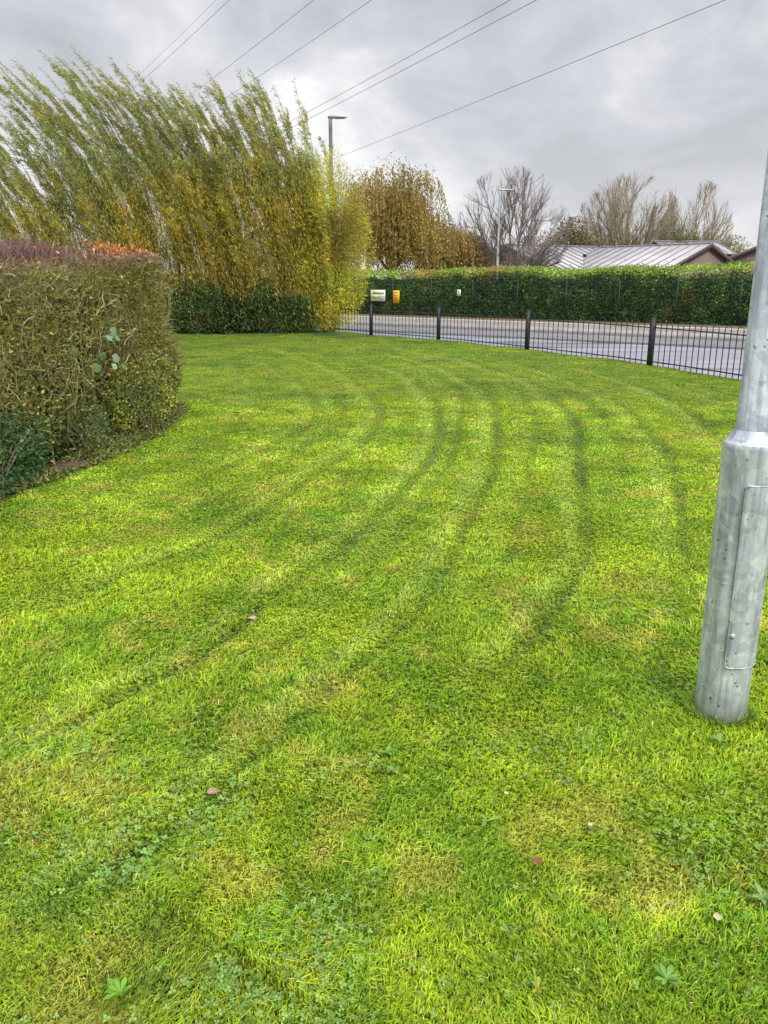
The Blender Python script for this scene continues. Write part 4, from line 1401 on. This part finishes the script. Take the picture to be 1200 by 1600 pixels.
M_beige = mat_noise('beige_twig', (.24, .19, .125), (.38, .31, .21), 3)
bare_tree('wide bare beige-twigged tree above the main pale roof', 25.6, 88, 12.7, 11.2, 33, 30, mat=M_beige, twigs=11000, trunk_h=.12, trunk_r=.24, tw_r=.018)
bare_tree('bare beige-twigged tree behind the dark round evergreen', 33.3, 90, 12.2, 8.4, 34, 24, mat=M_beige, twigs=8000, trunk_h=.12, trunk_r=.22, tw_r=.018)
crown_tree('round_evergreen', 'dark olive round evergreen in front of the beige bare trees', 30.3, 84.5, 7.6, 4.8,
           [(.09, .095, .03), (.13, .13, .04), (.07, .08, .03)], 8500, 26, .2, .2, lobes=16)
crown_tree('distant_tree', 'small pale olive tree far off, left of the yellow one', 43.5, 104, 7.4, 6.0,
           [(.20, .18, .10), (.16, .16, .08)], 3500, 27, .3, .15, lobes=12)
crown_tree('distant_tree', 'small yellow-orange tree far off beside the lamp column', 45.8, 98, 8.4, 4.0,
           [(.36, .26, .08), (.30, .22, .08), (.26, .22, .08)], 3500, 28, .26, .2, lobes=12)
crown_tree('distant_tree', 'low olive tree showing between the two bare beige trees', 37.0, 97, 6.3, 6.0,
           [(.16, .15, .07), (.20, .17, .09)], 3500, 29, .28, .15, lobes=12)
for i, (xx, yy, hh, ww, lb) in enumerate([(11.2, 92, 5.8, 7, 'low brown tree far behind the left gable of the left building'), (22.8, 96, 6.4, 7, 'low brown tree under the left side of the wide bare tree'),
                                         (-4.5, 60, 7.2, 6.5, 'brown tree mostly hidden behind the willows')]):
    crown_tree('distant_tree', lb, xx, yy, hh, ww, [(.16, .13, .06), (.20, .16, .08), (.13, .12, .06)], 4500, 41 + i, .28, .1, lobes=14)


# ------------------------------------------------------------------ street lamps and wires
def lamp(label, x, y, h, mat, head_len, rb, rt, yaw=0.):
    root = empty('street_lamp', (x, y, -.15)); tag(root, label, 'street lamp', 'street lamps beyond the lawn')
    V, F = lathe([(rb, -.15), (rb, 1.3), (rb * .8, 1.4), (rt, h - .3), (rt, h), (.001, h + .01)], 14, x, y)
    np_mesh('pole', V, [F], mat, root, smooth=True)
    c, s = math.cos(yaw), math.sin(yaw)
    prof = [(-.10, .055, .10), (.02, .075, .15), (.15, .07, .13), (.35 * head_len / .6, .075, .10), (head_len * .8, .085, .07), (head_len, .05, .035)]
    rings = []
    for (u, hw, ht) in prof:
        zc = h - .0
        for (a, b) in ((-1, -.4), (1, -.4), (1, .3), (.5, 1), (-.5, 1), (-1, .3)):
            lx, ly, lz = u, a * hw, zc - .02 + b * ht * .5 + .03
            rings.append((x + lx * c - ly * s, y + lx * s + ly * c, lz))
    n = len(prof); idx = np.arange(n * 6).reshape(n, 6); nx = np.roll(idx, -1, 1)
    F = np.stack([idx[:-1], nx[:-1], nx[1:], idx[1:]], -1).reshape(-1, 4)
    np_mesh('lamp_head', np.array(rings), [F, np.array([idx[0][::-1], idx[-1]])], mat, root)
    V, F = obox((x + (head_len * .3) * c, y + head_len * .3 * s), (x + head_len * .85 * c, y + head_len * .85 * s), .10, h - .035, h - .022)
    np_mesh('lens', V, [F], mat_noise('frosted_lens', (.45, .46, .46), (.55, .56, .56), 4, (.2, .3)), root)
    return root


M_lampgrey = mat_noise('weathered_grey_post', (.13, .15, .145), (.20, .22, .21), 4, (.5, .7), metal=.3)
M_lamppale = mat_noise('pale_grey_post', (.40, .42, .44), (.52, .54, .56), 4, (.4, .6), metal=.3)
lamp('tall grey street lamp with a short flat head rising behind the willows', -2.17, 35.0, 8.0, M_lampgrey, .68, .11, .075)
lamp('slim pale street lamp in front of the bare spreading tree', 7.5, 54.6, 7.35, M_lamppale, .95, .12, .05)

WIRES = [
 ('faint leftmost overhead wire running down behind the willow plumes', (-3.966, 21.181), (-8.385, 29.057), 8, .004),
 ('overhead wire just right of the faint leftmost one', (-3.649, 21.181), (-8.424, 29.677), 8, .006),
 ('third overhead wire from the left, alone above the tallest plumes', (-1.659, 21.181), (-6.962, 31.105), 8, .0065),
 ('overhead wire in the middle, fourth counted from the left', (-0.302, 21.181), (-5.985, 31.929), 8, .0065),
 ('upper wire of the close pair running to the grey street lamp', (2.971, 21.181), (-4.353, 36.715), 8, .008),
 ('lower wire of the close pair running to the grey street lamp', (3.589, 21.181), (-4.538, 38.198), 8, .008),
 ('rightmost overhead wire, lowest across the open sky', (8.038, 21.181), (-2.368, 45.207), 8, .0085)]
M_wire = mat_noise('wire', (.10, .105, .12), (.16, .165, .18), 2, (.5, .6))
for lb, a, b, h, r in WIRES:
    a = np.array(a); b = np.array(b); d = b - a
    t = np.linspace(-2.2, 2.6, 40)
    pts = np.stack([a[0] + d[0] * t, a[1] + d[1] * t, h + .10 * (t - .0) * (t - 1.0)], 1)
    V, F = tubes(pts[None], np.full((1, 40), r), 4)
    o = np_mesh('overhead_wire', V, [F], M_wire)
    tag(o, lb, 'overhead wire', 'overhead wires crossing the sky')


# ------------------------------------------------------------------ galvanised lamp column in the foreground
def column():
    cx, cy = 1.313, 2.74
    root = empty('lamp_column', (cx, cy, 0))
    tag(root, 'galvanised steel lamp column with an access door standing in the lawn on the right', 'lamp column')
    R = .0955; lean = (-.012, .0)
    zs = np.linspace(0, 1.045, 30)
    prof = [(R, -.15)] + [(R, z) for z in zs] + [(R * 1.0, 1.052), (R * .975, 1.060)]
    V, F = lathe(prof, 72, cx, cy, lean)
    np_mesh('base_tube', V, [F], M_galv, root, smooth=True)
    prof = [(R * .975, 1.0602), (.0585, 1.108), (.0575, 1.113)]
    V, F = lathe(prof, 72, cx, cy, lean)
    np_mesh('shoulder', V, [F], M_galv, root, smooth=True)
    prof = [(.0600, 1.095), (.0600, 1.12), (.0585, 1.125), (.054, 3.0), (.043, 5.8), (.001, 5.82)]
    V, F = lathe(prof, 48, cx, cy, lean)
    np_mesh('shaft', V, [F], M_galv, root, smooth=True)
    # access door: a rounded panel curved round the tube, with a dark joint behind its edge
    def patch(a0, a1, z0, z1, rc, Rr, Rb, nr=26, nc=16):
        V = []
        ac, aw = (a0 + a1) / 2, (a1 - a0) / 2
        for i in range(nr):
            z = z0 + (z1 - z0) * (.5 - .5 * math.cos(math.pi * i / (nr - 1)))
            dz = min(z - z0, z1 - z); ins = 0
            if dz < rc: ins = rc - math.sqrt(max(0, rc * rc - (rc - dz) ** 2))
            w = aw - ins / Rr
            for j in range(nc):
                a = ac - w + 2 * w * j / (nc - 1)
                V.append((cx + lean[0] * z + Rr * math.cos(a), cy + Rr * math.sin(a), z))
        F = [(i * nc + j, i * nc + j + 1, (i + 1) * nc + j + 1, (i + 1) * nc + j) for i in range(nr - 1) for j in range(nc - 1)]
        per = [j for j in range(nc)] + [i * nc + nc - 1 for i in range(1, nr)] + [(nr - 1) * nc + j for j in range(nc - 2, -1, -1)] + [i * nc for i in range(nr - 2, 0, -1)]
        k = len(V)
        for p in per:
            x, y, z = V[p]; f = Rb / Rr
            ax = cx + lean[0] * z
            V.append((ax + (x - ax) * f, cy + (y - cy) * f, z))
        n = len(per)
        F += [(per[i], k + i, k + (i + 1) % n, per[(i + 1) % n]) for i in range(n)]
        return np.array(V), np.array(F)
    face = math.atan2(-cy, -cx)           # direction towards the place one stands in front of it
    a0, a1 = face - .02, face + 1.30
    V, F = patch(a0, a1, .225, .925, .034, R + .0065, R - .002)
    door = np_mesh('access_door', V, [F], M_galv, root, smooth=False)
    V, F = patch(a0 - .035, a1 + .035, .2215, .9285, .037, R + .0014, R - .003)
    seamm = mat_noise('dirty_joint', (.06, .06, .065), (.14, .14, .15), 20, (.7, .9))
    np_mesh('door_joint', V, [F], seamm, root)
    # raised rim of the door
    pts = []
    ac, aw = (a0 + a1) / 2, (a1 - a0) / 2 - .01
    rc = .034
    for k in range(72):
        u = k / 72 * 2 * math.pi
        sx, sz = math.cos(u), math.sin(u)
        e = .16
        gx = math.copysign(abs(sx) ** e, sx); gz = math.copysign(abs(sz) ** (e * .35), sz)
        a = ac + aw * gx; z = .575 + .3485 * gz
        pts.append((cx + lean[0] * z + (R + .0062) * math.cos(a), cy + (R + .0062) * math.sin(a), z))
    pts.append(pts[0])
    V, F = tubes(np.array(pts)[None], np.full((1, 73), .0032), 6)
    np_mesh('door_rim', V, [F], M_galv, root)
    # triangular lock
    a = face + .12; z = .355
    c = np.array((cx + lean[0] * z + (R + .004) * math.cos(a), cy + (R + .004) * math.sin(a), z)); rad = np.array((math.cos(a), math.sin(a), 0)); tn = np.array((-math.sin(a), math.cos(a), 0))
    u = np.arange(14) / 14 * 2 * np.pi
    ring0 = c + tn * (.011 * np.cos(u))[:, None] + np.array((0, 0, 1)) * (.011 * np.sin(u))[:, None]
    ring1 = ring0 + rad * .004
    V = np.concatenate([ring0, ring1]); i = np.arange(14); F = np.stack([i, (i + 1) % 14, (i + 1) % 14 + 14, i + 14], 1)
    lk = np_mesh('lock', V, [F, (np.arange(14) + 14)[None]], M_galv, root)
    # cable-entry weld line round the tube
    zc = .55
    u = np.linspace(face - 1.6, face - .03, 30)
    pts = np.stack([cx + lean[0] * zc + (R + .0002) * np.cos(u), cy + (R + .0002) * np.sin(u), np.full(30, zc)], 1)
    V, F = tubes(pts[None], np.full((1, 30), .0012), 4)
    np_mesh('weld_line', V, [F], M_galv, root)
    # drilled holes and rust spots near the ground
    spot = mat_noise('dark_spot', (.03, .03, .03), (.08, .07, .06), 30)
    for (da, z, s) in ((-.38, .085, .0045), (-.05, .062, .005), (.55, .15, .0035), (-.75, .12, .003), (.3, .20, .003)):
        a = face + da
        c = np.array((cx + lean[0] * z + (R + .0006) * math.cos(a), cy + (R + .0006) * math.sin(a), z)); tn = np.array((-math.sin(a), math.cos(a), 0))
        u = np.arange(8) / 8 * 2 * np.pi
        V = c + tn * (s * .8 * np.cos(u))[:, None] + np.array((0, 0, 1)) * (s * 1.3 * np.sin(u))[:, None]
        np_mesh('hole', V, [np.arange(8)[None]], spot, root)
    # long grass round the foot
    n = 500
    a = rng.random(n) * 6.283; rr = R + .004 + .025 * rng.random(n) ** 1.5
    P = np.stack([cx + rr * np.cos(a), cy + rr * np.sin(a), np.full(n, -.005)], 1)
    D = np.stack([np.cos(a) * .9, np.sin(a) * .9, np.ones(n)], 1) + rng.normal(size=(n, 3)) * .35; D[:, 2] = np.abs(D[:, 2]) + .3
    C = np.array([(.16, .26, .03), (.24, .32, .03), (.10, .2, .03)])[rng.integers(0, 3, n)] * (.7 + .6 * rng.random(n))[:, None]
    V, F, C = leaves(P, D, .018 + .035 * rng.random(n), .004, C)
    tag(np_mesh('grass_tuft', V, [F], mat_leaf('tuft_blade', .3, .6, .1, 1.9, .1, 2, upn=.7), C=C), 'ring of longer grass round the foot of the galvanised lamp column', 'grass', kind='stuff')


column()


# ------------------------------------------------------------------ fallen leaves and broad-leaved weeds in the lawn
M_dead = mat_leaf('fallen_leaf', .15, .55, .3, 1.2, .2, 60)


def fallen(label, x, y, s, c, rot):
    n = 9
    u = np.linspace(0, 1, n); w = np.sin(u ** .8 * np.pi) * .36 + .02
    V = []
    for i in range(n):
        for k, sx in enumerate((-1, -.5, 0, .5, 1)):
            lx = (u[i] - .5) * s; ly = sx * w[i] * s
            jag = 1 + .12 * ((i % 2) * 2 - 1) * abs(sx)
            V.append((lx, ly * jag, .16 * s * sx * sx + .10 * s * math.sin(u[i] * 3.1)))
    V = np.array(V); F = [(i * 5 + k, i * 5 + k + 1, i * 5 + k + 6, i * 5 + k + 5) for i in range(n - 1) for k in range(4)]
    ca, sa = math.cos(rot), math.sin(rot)
    z0 = float(lawn_z(np.array([x]), np.array([y]))[0]) + .032
    W = np.stack([x + V[:, 0] * ca - V[:, 1] * sa, y + V[:, 0] * sa + V[:, 1] * ca, z0 + V[:, 2] - V[:, 0] * .12], 1)
    root = empty('fallen_leaf', (x, y, z0)); tag(root, label, 'leaf', 'fallen leaves on the lawn')
    np_mesh('blade', W, [F], M_dead, root, np.tile(np.array(c) * np.array((.72, .74, .70)), (len(W), 1)) * (.8 + .4 * rng.random((len(W), 1))))
    st = np.array([[(x - .5 * s * ca, y - .5 * s * sa, z0), (x - .75 * s * ca, y - .75 * s * sa, z0 + .004)]])
    V, F = tubes(st, np.full((1, 2), .0008), 4)
    np_mesh('stalk', V, [F], M_twig, root)


for a in [('crumpled pale brown leaf on the lawn, left of centre', -.547, 2.176, .045, (.38, .26, .17), .4),
          ('pinkish-grey dead leaf further up the lawn', -.658, 3.608, .055, (.50, .38, .32), 2.4),
          ('cream curled leaf near the bottom right of the lawn', .864, 1.663, .030, (.70, .60, .36), 1.2),
          ('small rust-red leaf on the thin patch of grass', .437, 1.867, .032, (.26, .085, .04), -.5),
          ('tiny cream leaf beside the thin patch, below the column', .628, 2.031, .020, (.66, .58, .36), .9),
          ('small dark brown leaf on the left of the lawn near the hedge', -1.536, 5.497, .05, (.14, .09, .05), .2),
          ('reddish-brown leaf lying below the hedge bed', -1.976, 5.036, .05, (.24, .11, .05), 1.8),
          ('tiny cream fragment above the thin patch', .391, 2.17, .018, (.72, .64, .44), 2.2),
          ('brown leaf far up the lawn near the hedge corner', -1.861, 9.897, .07, (.12, .08, .05), .2)]:
    fallen(*a)

M_weed = mat_leaf('weed_leaf', .3, .4, .45, 1.3, .2, 40)


def weed(label, x, y, n, L, c, up=.5, seed=1):
    r = np.random.default_rng(seed)
    z0 = float(lawn_z(np.array([x]), np.array([y]))[0])
    root = empty('lawn_weed', (x, y, z0)); tag(root, label, 'weed', 'broad-leaved weeds in the lawn')
    n = n * 2; c = np.array(c) * np.array((.62, .70, .7))
    for k in range(n):
        az = 2 * np.pi * k / n + r.normal() * .6; l = L * (.25 + .50 * r.random()); e = up * (.5 + .8 * r.random())
        m = 8; u = np.linspace(0, 1, m); w = l * .15 * np.sin(np.clip(u * .93 + .05, 0, 1) ** 1.5 * np.pi) + .0008
        d = np.array((math.cos(az), math.sin(az))); sd = np.array((-d[1], d[0]))
        V = []
        for i in range(m):
            rr = u[i] * l * math.cos(e * .8) ; zz = z0 + .012 + l * (math.sin(e) * u[i] - .35 * u[i] ** 2 * math.sin(e)) + .015
            for sx in (-1, 0, 1):
                V.append((x + d[0] * rr + sd[0] * sx * w[i], y + d[1] * rr + sd[1] * sx * w[i], zz + abs(sx) * w[i] * .35))
        F = [(i * 3 + j, i * 3 + j + 1, i * 3 + j + 4, i * 3 + j + 3) for i in range(m - 1) for j in range(2)]
        cc = np.array(c) * (.8 + .4 * r.random())
        C = np.tile(cc, (len(V), 1)); C[1::3] *= 1.15
        np_mesh('leaf', V, [F], M_weed, root, C)


for a in [('single pale broad leaf right of the centre of the near lawn', .314, 2.052, 2, .060, (.22, .36, .05), .35, 1),
          ('upright pale leaf low in the middle of the near lawn', .317, 1.615, 3, .052, (.24, .36, .05), .9, 2),
          ('bright broad-leaved weed in the bottom left corner area', -.611, 1.444, 6, .066, (.20, .38, .03), .8, 3),
          ('broad-leaved weed near the bottom right', .668, 1.478, 6, .060, (.20, .34, .05), .5, 4),
          ('small yellow rosette near the bottom right', .359, 1.452, 5, .038, (.36, .36, .03), .7, 5),
          ('pale leafy weed at the right edge of the near lawn', 1.016, 1.74, 6, .06, (.22, .33, .09), .6, 6),
          ('small rosette in the middle of the lawn, the upper of two', .011, 2.407, 6, .050, (.18, .33, .05), .4, 7),
          ('small rosette in the middle of the lawn, the lower of two', .03, 2.30, 5, .045, (.24, .38, .06), .4, 8),
          ('weed with pale leaves at the foot of the lamp column', 1.215, 2.50, 6, .055, (.22, .34, .06), .6, 9)]:
    weed(*a)
